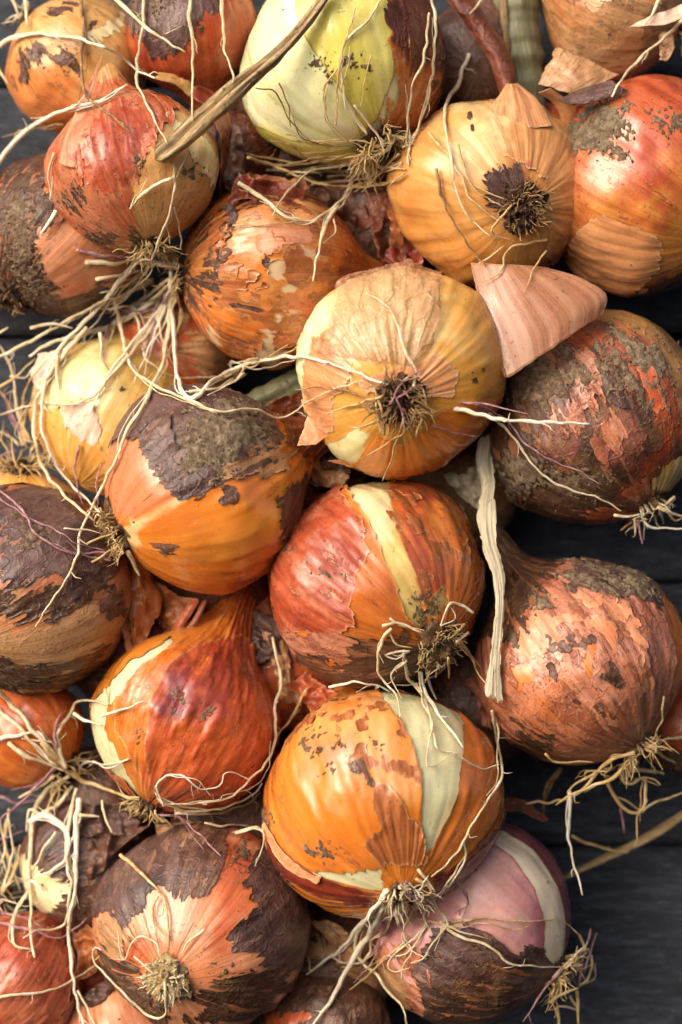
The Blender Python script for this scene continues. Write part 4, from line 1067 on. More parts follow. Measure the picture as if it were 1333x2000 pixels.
def ribbon(name, A, B, mat, dA, dB, parent=None, bulge=0.0, wr=4.0, nu=34, nv=26, rag=5.0, seed=0.0, wsc=1.0, label=None, cat=None, fray=0.0, thick=1.2, grain=None):
    """a thin dry leaf or skin between two rails, crumpled, with uneven torn edges and a real (thin) thickness"""
    a = catmull(np.column_stack([A, np.interp(np.linspace(0, 1, len(A)), np.linspace(0, 1, len(dA)), dA)]), nu)
    b = catmull(np.column_stack([B, np.interp(np.linspace(0, 1, len(B)), np.linspace(0, 1, len(dB)), dB)]), nu)
    t = np.linspace(0, 1, nv)
    G = a[:, None, :] * (1 - t)[None, :, None] + b[:, None, :] * t[None, :, None]
    uu, vv = np.meshgrid(np.linspace(0, 1, nu), t, indexing='ij')
    G[:, :, 2] += bulge * 4 * (vv * (1 - vv))
    q = np.stack([G[:, :, 0].ravel() / 60 * wsc, G[:, :, 1].ravel() / 60 * wsc, np.full(uu.size, seed)], 1)
    if grain:
        q = np.stack([vv.ravel() * grain[0], uu.ravel() * grain[1], np.full(uu.size, seed)], 1)
    fold = 1 - 2 * np.abs(fbm(q, 3))
    G[:, :, 2] += wr * (fold + .5 * fbm(q * 3.1, 2)).reshape(nu, nv)
    P = np.stack([P3(*g) for g in G.reshape(-1, 3)])
    st = np.stack([vv.ravel() * 3 + seed, np.full(uu.size, seed), uu.ravel() * .6], 1)
    pp = P / 200 + seed
    k = (np.arange(nu - 1)[:, None] * nv + np.arange(nv - 1)[None, :]).ravel()
    T = np.concatenate([np.stack([k, k + nv, k + nv + 1], 1), np.stack([k, k + nv + 1, k + 1], 1)])
    size = max(np.linalg.norm(a[-1, :2] - a[0, :2]), 1), max(np.linalg.norm(b[nu // 2, :2] - a[nu // 2, :2]), 1)
    f = np.minimum(np.minimum(uu, 1 - uu) * size[0], np.minimum(vv, 1 - vv) * size[1]).ravel()
    f = f - rag * (.4 + .6 * fbm(pp * 9, 4, .65))
    if fray:
        f = np.minimum(f, ((1 - uu).ravel() - fray * (.5 + .5 * vnoise(np.stack([vv.ravel() * 9, uu.ravel() * .5, np.full(uu.size, seed)], 1)))) * size[0])
    Acol, T2 = clip_mesh(np.column_stack([P, st, pp]), T, f)
    V, st, pp, ff = Acol[:, :3], Acol[:, 3:6], Acol[:, 6:9], Acol[:, -1]
    # second side and rim
    n = len(V)
    E = np.sort(np.concatenate([T2[:, [0, 1]], T2[:, [1, 2]], T2[:, [2, 0]]]), 1)
    De = np.concatenate([T2[:, [0, 1]], T2[:, [1, 2]], T2[:, [2, 0]]])
    _, ix, cn = np.unique(E[:, 0] * n + E[:, 1], return_index=True, return_counts=True)
    be = De[ix[cn == 1]]
    V2 = V + np.array([0, thick, 0])
    F = np.concatenate([T2, T2[:, ::-1] + n, np.stack([be[:, 0], be[:, 0] + n, be[:, 1] + n], 1), np.stack([be[:, 0], be[:, 1] + n, be[:, 1]], 1)])
    at_ = {'st': np.vstack([st, st]), 'pp': np.vstack([pp, pp]), 'edge': np.clip(np.concatenate([ff, ff]) / 16, 0, 1)}
    VV = np.vstack([V, V2])
    stamp(V)
    if parent is not None:
        return make_mesh(name, VV, F, M[mat], parent.obj, parent.base, at_)
    return tag(make_mesh(name, VV, F, M[mat], None, V.mean(0), at_), label, cat)

def stalk(name, pts, d, rad, mat, label, cat, flat=1.0, ridges=.35):
    c = catmull(np.asarray(pts, float), 70)
    dep = np.interp(np.linspace(0, 1, 70), np.linspace(0, 1, len(d)), d)
    V3 = np.stack([P3(a, b, z) for (a, b), z in zip(c, dep)])
    v, f, st = tube(V3, np.asarray(rad, float), 28, 1, rr_, .1, flat, ridges)
    stamp(v)
    return tag(make_mesh(name, v, f, M[mat], None, v.mean(0), {'pp': v / 200 + 3, 'st': st, 'edge': np.ones(len(v))}), label, cat)

O = ONIONS
# ---- loose skins and necks (they peel off the onion they belong to)
def ls(key, A, B, mat, dA, dB, **kw):
    ribbon('loose_skin', A, B, mat, dA, dB, parent=O[key], seed=len(A) * 3.1 + A[0][0] * .017 + A[0][1] * .031, **kw)

ls('G', [(919, 512), (936, 590), (962, 670), (986, 744)], [(1060, 520), (1130, 540), (1184, 574), (1180, 612)], 'flap', (95, 135, 160, 172), (110, 118, 122, 122), bulge=26, wr=2.0, rag=3, grain=(5, .5))
ls('G', [(950, 250), (962, 205), (990, 162)], [(1085, 250), (1056, 200), (1010, 160)], 'peach', (122, 90, 60), (100, 70, 50), bulge=20, wr=4, rag=3, grain=(4, 1))
ls('G', [(1050, 180), (1085, 210), (1110, 280)], [(1075, 170), (1125, 210), (1128, 260)], 'peach', (60, 20, -10), (60, 20, -10), bulge=8, wr=2, rag=3)
ls('D', [(203, 95), (180, 150), (155, 200), (130, 260), (112, 320)], [(204, 97), (186, 165), (172, 215), (160, 270), (150, 330)], 'pinkorange', (130, 125, 150, 180), (130, 125, 160, 195), wr=2, rag=1)
ls('D', [(360, 180), (400, 210), (430, 270), (428, 360)], [(390, 165), (440, 200), (460, 290), (430, 390)], 'deepred', (40, 60, 60, 40), (0, 10, 10, 0), bulge=10, wr=12)
ls('D', [(300, 155), (340, 165), (370, 190)], [(310, 140), (360, 150), (400, 185)], 'goldtan', (110, 100, 60), (60, 40, 10), wr=8)
ls('D', [(410, 195), (470, 250), (480, 330)], [(430, 330), (440, 370), (470, 400)], 'brown', (10, 20, 10), (20, 30, 20), wr=18, rag=10)
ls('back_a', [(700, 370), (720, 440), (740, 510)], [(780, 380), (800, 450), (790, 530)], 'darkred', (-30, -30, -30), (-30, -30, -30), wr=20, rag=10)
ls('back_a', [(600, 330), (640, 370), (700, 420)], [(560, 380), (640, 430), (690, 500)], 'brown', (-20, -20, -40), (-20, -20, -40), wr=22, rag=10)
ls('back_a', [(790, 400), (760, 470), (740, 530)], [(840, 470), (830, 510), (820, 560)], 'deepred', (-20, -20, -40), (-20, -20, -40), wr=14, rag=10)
ls('I', [(600, 812), (590, 840), (580, 872)], [(645, 818), (645, 845), (618, 868)], 'peach', (110, 120, 130), (115, 120, 130), wr=3, rag=3)
ls('I', [(640, 900), (690, 915), (715, 912)], [(690, 895), (700, 900), (730, 890)], 'peach', (110, 105, 100), (130, 125, 120), wr=3, rag=3)
ls('M', [(190, 1060), (230, 1120), (245, 1190), (262, 1270)], [(270, 1060), (300, 1130), (320, 1180), (272, 1282)], 'copper', (20, 30, 30, 40), (0, 0, 10, 40), bulge=14, wr=18, rag=9)
ls('M', [(180, 1080), (200, 1100), (215, 1150)], [(240, 1080), (250, 1120), (250, 1180)], 'deepred', (40, 40, 40), (10, 20, 20), wr=14, rag=6)
ls('M', [(205, 1150), (225, 1195), (250, 1285)], [(225, 1145), (250, 1200), (262, 1288)], 'pinkorange', (30, 30, 30), (20, 20, 25), wr=6, rag=5)
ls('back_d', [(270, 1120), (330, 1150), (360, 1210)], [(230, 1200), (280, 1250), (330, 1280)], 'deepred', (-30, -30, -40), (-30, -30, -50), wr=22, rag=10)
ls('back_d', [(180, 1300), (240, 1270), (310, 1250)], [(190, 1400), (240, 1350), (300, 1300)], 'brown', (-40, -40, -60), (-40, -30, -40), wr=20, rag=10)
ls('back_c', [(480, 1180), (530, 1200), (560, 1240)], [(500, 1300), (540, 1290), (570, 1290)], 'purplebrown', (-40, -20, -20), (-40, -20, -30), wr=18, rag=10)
ls('back_c', [(560, 1340), (590, 1370), (620, 1410)], [(600, 1310), (640, 1340), (680, 1350)], 'redorange', (-10, -10, -20), (-20, -20, -20), wr=14, rag=8)
ls('K', [(500, 800), (560, 770), (620, 760)], [(560, 860), (590, 850), (625, 830)], 'darkred', (60, 20, -10), (20, 0, -20), wr=14, rag=8)
ls('back_b', [(590, 850), (640, 880), (690, 900)], [(590, 960), (640, 950), (680, 945)], 'brown', (-20, -20, -20), (-20, -20, -20), wr=22, rag=10)
ls('back_i', [(860, 925), (900, 920), (940, 900)], [(890, 960), (920, 990), (950, 1010)], 'leafwhite', (-10, -20, -30), (-30, -30, -30), wr=14, rag=10)
ls('V', [(170, 1650), (220, 1620), (300, 1610)], [(160, 1760), (190, 1720), (240, 1650)], 'brown', (-10, 0, 0), (-10, 0, 0), bulge=20, wr=16, rag=9)
ls('V', [(150, 1570), (210, 1570), (280, 1600)], [(150, 1640), (210, 1640), (270, 1640)], 'purplebrown', (-20, -10, -10), (-10, 0, -10), wr=22, rag=10)
ls('X', [(210, 1900), (230, 1920), (250, 1980)], [(150, 1960), (180, 1980), (200, 2020)], 'purplebrown', (20, 20, 10), (10, 10, 0), wr=16, rag=8)
ls('P', [(372, 1172), (345, 1215), (308, 1275)], [(392, 1172), (362, 1220), (318, 1275)], 'redorange', (10, 15, 20), (14, 18, 22), bulge=6, wr=4, rag=1)
ls('P', [(396, 1172), (372, 1215), (330, 1268)], [(408, 1172), (382, 1222), (338, 1272)], 'salmon', (10, 15, 20), (14, 18, 22), bulge=6, wr=4, rag=1)
ls('R', [(940, 1650), (955, 1610), (978, 1575)], [(900, 1690), (945, 1680), (982, 1620)], 'tan', (90, 80, 60), (100, 90, 70), wr=5, rag=5)
ls('R', [(510, 1620), (550, 1690), (620, 1730)], [(515, 1600), (560, 1670), (630, 1712)], 'peach', (130, 180, 220), (140, 195, 235), wr=4, rag=3)
ls('T', [(960, 1565), (1020, 1560), (1075, 1600)], [(955, 1590), (1015, 1585), (1060, 1610)], 'darkred', (-60, -60, -70), (-40, -40, -50), wr=5, rag=5)
ls('H', [(1085, 195), (1130, 175), (1195, 155)], [(1110, 205), (1160, 200), (1235, 180)], 'purplebrown', (70, 80, 90), (110, 115, 110), bulge=10, wr=6, rag=4)
ls('Z', [(1050, 165), (1075, 110), (1085, 85)], [(1120, 188), (1175, 170), (1215, 145)], 'tan', (40, 20, 0), (60, 60, 50), bulge=14, wr=6, rag=5)
ls('Z', [(1225, 55), (1270, 30), (1340, 5)], [(1232, 52), (1290, 50), (1340, 35)], 'pinkwhite', (70, 80, 80), (80, 90, 90), wr=6, rag=3)
ls('Z', [(1285, 70), (1300, 60), (1320, 70)], [(1288, 118), (1305, 118), (1320, 90)], 'tan', (20, 20, 20), (30, 30, 30), wr=5, rag=3)
ls('E', [(462, 330), (520, 345), (600, 370)], [(440, 410), (520, 390), (590, 410)], 'deepred', (60, 70, 40), (90, 100, 80), wr=14, rag=9)
ls('E', [(432, 400), (450, 440), (456, 510)], [(452, 395), (474, 440), (470, 500)], 'purplebrown', (105, 120, 130), (112, 130, 138), wr=6, rag=3)
ls('L', [(75, 690), (60, 730), (75, 770)], [(130, 680), (110, 720), (90, 760)], 'pinkwhite', (-60, -50, -40), (-20, -20, -20), wr=6, rag=4)

ls('back_d', [(300, 1130), (350, 1160), (390, 1170)], [(290, 1200), (320, 1230), (340, 1250)], 'copper', (-10, 0, 0), (-20, -10, 0), wr=14, rag=7)
ls('back_c', [(510, 1230), (530, 1300), (545, 1370)], [(555, 1240), (575, 1310), (590, 1380)], 'tan', (-20, -10, -10), (-30, -20, -20), wr=14, rag=8)
ls('back_l', [(300, 1610), (380, 1600), (450, 1610)], [(310, 1640), (390, 1635), (450, 1640)], 'tan', (-10, 0, 0), (0, 10, 10), wr=10, rag=7)
ls('back_b', [(600, 880), (640, 900), (690, 930)], [(590, 920), (620, 950), (660, 960)], 'tan', (0, 0, 0), (0, 0, 0), wr=14, rag=8)
ls('back_m', [(480, 330), (540, 345), (600, 345)], [(490, 365), (550, 375), (610, 370)], 'copper', (0, 0, -10), (10, 10, 0), wr=12, rag=8)
ls('back_a', [(740, 390), (760, 430), (760, 480)], [(770, 400), (790, 450), (785, 500)], 'copper', (0, -10, -10), (-10, -10, -20), wr=12, rag=7)
ls('back_f', [(600, 1800), (640, 1840), (660, 1890)], [(640, 1790), (680, 1820), (720, 1880)], 'tan', (-20, -20, -20), (-20, -20, -20), wr=12, rag=8)
ls('back_e', [(900, 1330), (930, 1370), (940, 1420)], [(930, 1320), (960, 1370), (965, 1430)], 'salmon', (-20, -20, -20), (-30, -30, -30), wr=12, rag=8)
ls('back_j', [(170, 1800), (200, 1830), (190, 1900)], [(140, 1830), (150, 1870), (150, 1920)], 'copper', (-20, -10, -10), (-20, -10, -10), wr=14, rag=8)

# ---- leaves and stalks of the string
ribbon('dry_leaf', [(850, -30), (905, 45), (955, 120), (982, 205)], [(905, -30), (960, 45), (1000, 110), (1014, 195)], 'darkred', (-20, -10, 10, 40), (-40, -20, 0, 35), bulge=26, wr=4, rag=3, seed=5.2, label='rust brown curved dry leaf running down to the golden onion', cat='dry leaf')
ribbon('dry_leaf', [(934, 850), (926, 900), (940, 950), (930, 1000), (936, 1055), (962, 1130), (966, 1200), (955, 1290), (942, 1370)],
       [(975, 840), (968, 900), (969, 945), (970, 1000), (974, 1060), (988, 1130), (984, 1220), (979, 1310), (990, 1400)], 'leafwhite',
       (40, 60, 100, 120, 130, 140, 150), (30, 50, 110, 130, 125, 150, 140), bulge=5, wr=3, nu=110, nv=16, rag=5, seed=8.4, wsc=1.4, fray=.07, grain=(5, 2.5), label='long bleached white dry leaf hanging between the striped red onion and the salmon onion', cat='dry leaf')
stalk('dry_stalk', [(650, -30), (600, 40), (540, 105), (470, 165), (400, 230), (355, 272), (312, 306)], (240, 240, 238, 236, 232, 226, 220), (12, 13, 16, 18, 20, 21, 25, 19), 'straw', 'thick straw brown dry stalk lying slantwise over the red onion at the upper left', 'stalk', flat=.7, ridges=.55)
stalk('dry_stalk', [(1400, 1545), (1333, 1592), (1270, 1632), (1190, 1672), (1128, 1702), (1090, 1720)], (-150, -170, -190, -200, -200), (13, 14, 14, 13, 10), 'straw', 'flat tan dry stalk at the lower right against the dark wall', 'stalk', flat=.45, ridges=.25)
stalk('stem', [(1005, -60), (1015, 60), (1030, 180), (1040, 300)], (-110, -110, -110, -120), (44, 42, 38, 34), 'stemgreen', 'thick grey green onion stem in shadow at the top', 'stem', ridges=.1)
stalk('stem', [(980, -60), (985, 30), (990, 100), (1005, 190)], (-70, -70, -70, -50), (7, 7, 6, 5), 'straw', 'thin brown dry stem beside the thick green one at the top', 'stem')
stalk('stem', [(660, 700), (600, 735), (540, 770), (470, 810)], (-60, -60, -60, -70), (30, 30, 28, 26), 'stemgreen', 'grey green onion stem between the patchy onion and the soil capped onion', 'stem', ridges=.2)

# ---- single roots
W, C_, TN, BR, PU = 'r_white', 'r_cream', 'r_tan', 'r_brown', 'r_purple'
ROOTS = [
 # top left
 ('A', [(-20, 100), (30, 73), (75, 66), (160, 77), (230, 105), (275, 140), (302, 152)], 11, W), ('A', [(-20, 345), (30, 278), (70, 240), (140, 212), (200, 195), (248, 166)], 13, W),
 ('A', [(157, -20), (163, 60), (160, 110), (163, 150), (170, 185), (190, 205), (220, 225), (235, 243), (254, 258)], 9, BR), ('A', [(20, -10), (38, 32)], 9, C_), ('A', [(49, -10), (54, 50)], 12, C_),
 ('A', [(-10, 125), (16, 165)], 8, C_), ('A', [(30, 268), (40, 255), (95, 252), (125, 245)], 5, TN),
 ('B', [(218, -10), (265, 35), (310, 70), (362, 102)], 10, C_), ('B', [(281, -20), (279, 50), (268, 125), (270, 165), (295, 215), (328, 282)], 9, C_), ('B', [(372, -20), (370, 35), (377, 90), (378, 200), (376, 238)], 9, C_),
 ('B', [(429, -20), (437, 60), (440, 100), (455, 140), (455, 162)], 9, C_), ('B', [(325, 66), (340, 58), (356, 50)], 3, C_),
 ('D', [(106, 298), (96, 330), (97, 365), (101, 392)], 6, C_), ('F', [(110, 412), (95, 436), (80, 456)], 11, W),
 ('D', [(338, 348), (300, 364), (272, 384), (254, 408)], 11, C_), ('D', [(340, 320), (343, 350), (337, 400), (318, 450), (300, 500), (280, 540), (245, 585), (215, 608)], 7, C_),
 ('D', [(335, 400), (328, 440), (332, 476)], 6, C_), ('D', [(340, 405), (352, 450), (353, 488)], 6, C_), ('D', [(368, 290), (355, 325), (343, 352)], 5, C_),
 # the big bunch under the red onion
 ('E', [(347, 522), (290, 512), (262, 516), (225, 560), (180, 614), (128, 667), (104, 705), (90, 735), (83, 785), (83, 840), (112, 910), (148, 952), (195, 1000)], 12, W),
 ('E', [(170, 640), (118, 702), (86, 750), (70, 788), (66, 822), (70, 868), (88, 920), (118, 958), (185, 1018)], 12, C_),
 ('E', [(330, 572), (280, 600), (218, 634), (170, 650), (128, 661), (90, 674), (58, 696)], 15, W), ('E', [(-20, 708), (70, 662), (135, 625), (185, 595), (240, 575), (300, 547)], 8, C_), ('E', [(60, 641), (100, 633), (142, 641)], 8, C_),
 ('E', [(345, 540), (325, 590), (290, 650), (250, 700), (215, 738), (190, 768), (155, 786), (88, 788), (60, 793), (-20, 815)], 9, C_), ('E', [(340, 558), (300, 620), (255, 672), (205, 745), (177, 806)], 10, W),
 ('E', [(334, 530), (336, 588), (342, 690), (352, 753), (368, 775), (391, 770), (421, 740), (460, 720), (510, 704), (576, 697), (620, 704), (692, 727), (758, 751)], 12, W),
 ('E', [(222, 580), (236, 640), (246, 686), (259, 720), (302, 753), (365, 781), (434, 803), (497, 800), (550, 815), (619, 777), (660, 757), (700, 745)], 8, C_),
 ('E', [(338, 545), (335, 575), (325, 671), (314, 720), (289, 773), (246, 849), (222, 905), (200, 955), (175, 1000), (156, 1040), (150, 1085), (125, 1140), (95, 1182), (70, 1224)], 10, C_),
 ('E', [(318, 545), (309, 575), (312, 640), (330, 690), (347, 722)], 7, C_), ('E', [(258, 600), (275, 650), (282, 695), (305, 718), (340, 733), (380, 737), (422, 735)], 7, C_), ('E', [(310, 562), (250, 605), (215, 635), (200, 670), (203, 705), (216, 727)], 6, PU),
 ('E', [(196, 650), (197, 702)], 9, C_), ('E', [(112, 695), (115, 760)], 10, C_), ('E', [(180, 790), (176, 806)], 9, W), ('D', [(150, 488), (200, 500), (268, 502)], 9, 'r_purple'), ('D', [(168, 513), (230, 514), (275, 504)], 11, C_), ('D', [(188, 546), (225, 540), (275, 528)], 11, C_),
 ('E', [(330, 545), (270, 590), (230, 602), (188, 604)], 8, C_), ('E', [(322, 562), (260, 618), (200, 640), (170, 648)], 9, C_), ('E', [(300, 520), (268, 510), (262, 525), (276, 550), (284, 570), (279, 586)], 7, C_), ('E', [(345, 555), (310, 600), (260, 612), (205, 612), (150, 636)], 7, PU),
 ('E', [(505, 700), (482, 704), (474, 722), (460, 745)], 6, C_), ('E', [(482, 730), (445, 752), (408, 771)], 4, W), ('E', [(440, 736), (500, 706), (560, 690), (585, 672)], 6, TN), ('E', [(370, 765), (420, 758), (455, 740), (475, 728)], 7, C_),
 ('E', [(340, 548), (318, 610), (296, 672), (270, 730), (262, 748)], 8, W), ('E', [(330, 556), (296, 588), (262, 598), (232, 628), (214, 668)], 7, C_), ('D', [(300, 515), (262, 545), (236, 560), (196, 572)], 7, C_), ('E', [(342, 552), (352, 620), (330, 690), (322, 740)], 6, TN), ('E', [(300, 552), (262, 566), (228, 590), (170, 606), (120, 640)], 6, C_), ('E', [(320, 556), (300, 640), (290, 676), (268, 690)], 6, PU), ('D', [(280, 530), (248, 556), (222, 590)], 8, C_),
 # pale onion
 ('C', [(772, 270), (750, 296), (691, 319), (632, 327), (595, 339), (575, 362), (549, 388), (533, 421)], 8, C_), ('C', [(485, 308), (520, 318), (559, 334), (608, 354), (665, 365), (724, 364), (767, 355), (791, 338)], 9, TN),
 ('C', [(466, 357), (510, 385), (549, 415), (582, 431), (615, 428), (658, 402), (678, 372), (692, 338)], 10, C_), ('C', [(660, 400), (638, 435), (622, 494), (612, 549)], 9, C_), ('C', [(455, 440), (520, 438), (585, 430)], 4, TN), ('C', [(652, 428), (655, 452), (632, 475)], 4, C_),
 ('C', [(838, -15), (851, 40), (846, 136), (829, 216), (806, 268), (790, 285)], 8, C_), ('C', [(839, 25), (829, 110), (806, 166), (795, 261), (799, 322)], 7, C_), ('C', [(750, -10), (718, 40), (678, 80), (665, 130), (670, 170), (683, 206), (718, 261)], 6, C_),
 ('C', [(500, 172), (540, 182), (560, 225), (600, 268), (650, 285)], 4, BR), ('C', [(545, 162), (562, 200), (568, 248)], 4, BR), ('C', [(660, 135), (632, 175), (640, 230), (682, 282)], 5, TN), ('C', [(725, 108), (712, 165), (704, 212)], 4, TN), ('C', [(530, 275), (570, 285), (600, 310), (640, 312)], 4, BR),
 ('C', [(500, 318), (560, 322), (640, 314), (700, 305), (750, 290)], 6, TN), ('C', [(520, 332), (600, 338), (680, 330), (740, 312)], 5, C_), ('C', [(480, 300), (540, 312), (610, 318), (690, 300)], 5, TN), ('C', [(610, 360), (690, 352), (760, 335), (785, 318)], 6, C_), ('C', [(640, 345), (700, 340), (770, 318)], 7, C_), ('C', [(720, 380), (700, 350), (720, 315)], 5, TN), ('C', [(590, 300), (650, 296), (710, 280)], 4, BR), ('C', [(560, 262), (620, 275), (690, 272), (725, 282)], 4, TN), ('C', [(698, 326), (745, 328), (793, 331)], 9, TN), ('C', [(694, 15), (685, 50), (666, 120), (655, 250)], 4, TN), ('C', [(692, 205), (735, 262), (752, 300)], 8, C_), ('C', [(560, 342), (610, 330), (700, 335), (720, 345)], 5, TN), ('C', [(780, 300), (730, 350), (680, 372), (655, 405)], 7, TN),
 # golden onion
 ('G', [(917, 105), (893, 165), (868, 216), (876, 281), (889, 352), (909, 417), (959, 462)], 9, C_), ('G', [(838, 258), (880, 310), (900, 345), (915, 382), (950, 415), (985, 436)], 7, TN), ('G', [(852, 330), (868, 400), (898, 452), (930, 498), (950, 520)], 7, BR), ('G', [(895, 282), (908, 330), (930, 372), (980, 402)], 6, TN),
 ('G', [(1070, 468), (1040, 474), (1003, 482), (985, 500), (980, 528), (942, 552)], 6, TN), ('G', [(1068, 490), (1048, 520), (1024, 572)], 5, TN), ('G', [(935, 515), (960, 500), (985, 480)], 4, C_), ('G', [(1000, 400), (975, 430), (960, 455), (1000, 470)], 6, TN), ('G', [(920, 360), (950, 372), (990, 390)], 5, TN),
 ('Z', [(1345, 30), (1290, 80), (1240, 125), (1215, 155), (1196, 189)], 10, C_), ('Z', [(1292, -10), (1278, 20), (1260, 48)], 10, C_), ('back_h', [(950, -15), (935, 8), (918, 26)], 9, C_),
 # film onion
 ('I', [(835, 789), (900, 800), (960, 815), (1020, 823), (1152, 828)], 12, W, (215, 240, 250, 250, 248)), ('I', [(850, 795), (930, 785), (985, 800), (1032, 809)], 6, PU, (212, 235, 240, 240)), ('I', [(955, 808), (1000, 850), (1035, 900), (1080, 940), (1140, 965), (1175, 974), (1213, 998)], 7, C_), ('I', [(930, 790), (990, 820), (1025, 865), (1080, 900), (1130, 920), (1169, 944)], 6, PU),
 ('I', [(806, 765), (811, 724), (794, 685), (765, 615), (745, 588), (716, 572)], 8, C_), ('I', [(790, 815), (775, 860), (762, 905), (748, 938)], 6, TN), ('I', [(780, 850), (735, 880), (704, 897)], 4, TN), ('I', [(745, 775), (690, 790), (640, 808)], 6, TN), ('I', [(735, 800), (690, 768), (640, 758), (578, 761)], 5, BR), ('I', [(762, 790), (790, 742), (824, 722)], 5, PU), ('I', [(775, 778), (810, 755), (846, 749)], 5, PU),
 ('I', [(752, 850), (745, 800), (730, 760), (697, 712)], 6, TN), ('I', [(845, 832), (890, 845), (932, 853)], 4, PU), ('I', [(735, 785), (738, 820), (748, 845), (760, 800)], 6, TN), ('I', [(790, 830), (785, 800), (772, 775)], 6, PU), ('I', [(740, 820), (700, 835), (680, 832)], 5, TN),
 # soil capped onion
 ('K', [(-15, 950), (40, 990), (65, 1035), (115, 1070), (176, 1088), (218, 1091)], 6, PU), ('K', [(-15, 962), (55, 1010), (110, 1035), (150, 1060), (205, 1075)], 5, PU), ('K', [(125, 1032), (165, 1035), (198, 1042)], 5, C_), ('K', [(250, 1078), (262, 1100), (273, 1124)], 11, C_), ('L', [(155, 870), (146, 915), (150, 950), (162, 985)], 6, PU), ('K', [(198, 905), (190, 950), (192, 985)], 5, PU), ('K', [(170, 1062), (200, 1050), (225, 1040)], 5, TN), ('K', [(180, 1098), (210, 1080), (235, 1062)], 5, TN),
 # mud crusted onion
 ('J', [(1200, 1006), (1225, 1010), (1255, 1004)], 8, C_), ('J', [(1254, 1012), (1275, 1029), (1345, 1032)], 6, W), ('J', [(1285, 990), (1310, 1003), (1345, 1010)], 8, C_), ('J', [(1246, 1015), (1250, 1040), (1255, 1062)], 6, PU), ('J', [(1240, 1012), (1241, 1046)], 7, C_), ('J', [(1235, 1020), (1222, 1030), (1212, 1036)], 7, BR), ('J', [(1300, 992), (1318, 1018), (1335, 1010)], 6, TN), ('J', [(1318, 970), (1300, 985), (1280, 995)], 7, TN),
 # striped red onion
 ('N', [(925, 1197), (905, 1184), (882, 1179), (869, 1196), (861, 1222)], 8, C_), ('N', [(893, 1252), (916, 1275), (931, 1308), (950, 1336)], 7, TN), ('N', [(765, 1228), (748, 1245), (740, 1275), (740, 1312), (758, 1338), (775, 1361), (782, 1400)], 7, C_),
 ('N', [(788, 1272), (796, 1324), (819, 1350), (833, 1372), (845, 1425), (856, 1462), (893, 1474), (934, 1500), (976, 1493)], 7, C_), ('N', [(822, 1312), (830, 1350), (860, 1400), (890, 1436), (905, 1460)], 10, W), ('N', [(643, 1342), (687, 1333), (732, 1339), (760, 1350)], 7, W), ('N', [(747, 1222), (785, 1219), (825, 1236)], 7, C_), ('N', [(762, 1237), (777, 1260), (805, 1265)], 6, TN),
 ('N', [(800, 1272), (770, 1274), (755, 1281), (770, 1287), (796, 1275)], 6, C_), ('N', [(834, 1312), (842, 1345), (853, 1366)], 7, W), ('N', [(908, 1219), (895, 1235), (875, 1248)], 7, TN), ('N', [(915, 1235), (893, 1255)], 6, C_), ('N', [(876, 1285), (877, 1325)], 8, TN), ('N', [(884, 1288), (845, 1322), (800, 1338), (775, 1338)], 6, C_), ('N', [(762, 1208), (790, 1222), (830, 1232)], 5, C_), ('N', [(795, 1290), (770, 1312), (765, 1330), (785, 1365)], 6, C_),
 # large orange onion
 ('R', [(758, 1738), (725, 1782), (699, 1815), (669, 1852), (639, 1875), (599, 1904)], 12, W), ('R', [(750, 1768), (725, 1819), (699, 1858), (669, 1911), (646, 1954), (605, 2010)], 14, W), ('R', [(761, 1759), (758, 1812), (727, 1833), (726, 1858), (705, 1878), (669, 1880), (643, 1866)], 7, C_), ('R', [(740, 1785), (712, 1802), (695, 1838), (702, 1875), (732, 1901), (765, 1944), (788, 1970), (798, 2010)], 8, C_),
 ('R', [(751, 1795), (738, 1855), (715, 1894), (691, 1920)], 5, PU), ('R', [(840, 1755), (855, 1780), (873, 1805), (847, 1842), (824, 1875), (803, 1881)], 7, C_), ('R', [(811, 1770), (788, 1822), (803, 1858), (788, 1888), (784, 1912)], 6, C_), ('R', [(836, 1803), (791, 1848), (761, 1871), (758, 1891), (775, 1899), (800, 1890)], 5, C_),
 ('R', [(791, 1723), (804, 1749), (831, 1759), (864, 1743), (893, 1723), (910, 1743), (910, 1772), (902, 1795), (910, 1807), (929, 1812)], 6, PU), ('N', [(961, 1388), (970, 1430), (976, 1470), (978, 1522), (949, 1567), (919, 1616), (901, 1657), (870, 1690), (843, 1712)], 8, C_), ('R', [(906, 1644), (908, 1676), (886, 1717), (856, 1752)], 7, C_),
 ('R', [(804, 1790), (847, 1802), (890, 1802), (940, 1792), (985, 1798), (1040, 1799), (1095, 1797), (1132, 1826)], 6, TN), ('R', [(860, 1800), (877, 1815), (906, 1835), (940, 1842), (973, 1861), (1000, 1881), (1065, 1890), (1138, 1885)], 7, C_), ('R', [(817, 1698), (850, 1741)], 9, C_), ('R', [(812, 1716), (842, 1735), (838, 1748), (815, 1748)], 8, TN), ('R', [(800, 1830), (765, 1861), (725, 1898), (684, 1933)], 6, TN), ('R', [(771, 1780), (778, 1808)], 7, W), ('R', [(788, 1774), (788, 1792)], 9, PU),
 ('R', [(775, 1775), (785, 1815), (800, 1830)], 5, TN), ('R', [(835, 1772), (828, 1790), (838, 1812)], 8, C_),
 # teardrop onion
 ('P', [(82, 1450), (99, 1473), (124, 1501), (161, 1525), (198, 1538), (235, 1553), (272, 1562)], 13, TN), ('P', [(533, 1245), (545, 1302), (547, 1342), (536, 1382), (538, 1448), (517, 1495), (487, 1525), (452, 1555), (402, 1568), (326, 1569), (308, 1545)], 8, C_), ('P', [(312, 1560), (360, 1585), (430, 1580), (490, 1555), (512, 1530)], 8, C_), ('P', [(345, 1588), (420, 1590), (480, 1570), (508, 1548)], 7, C_),
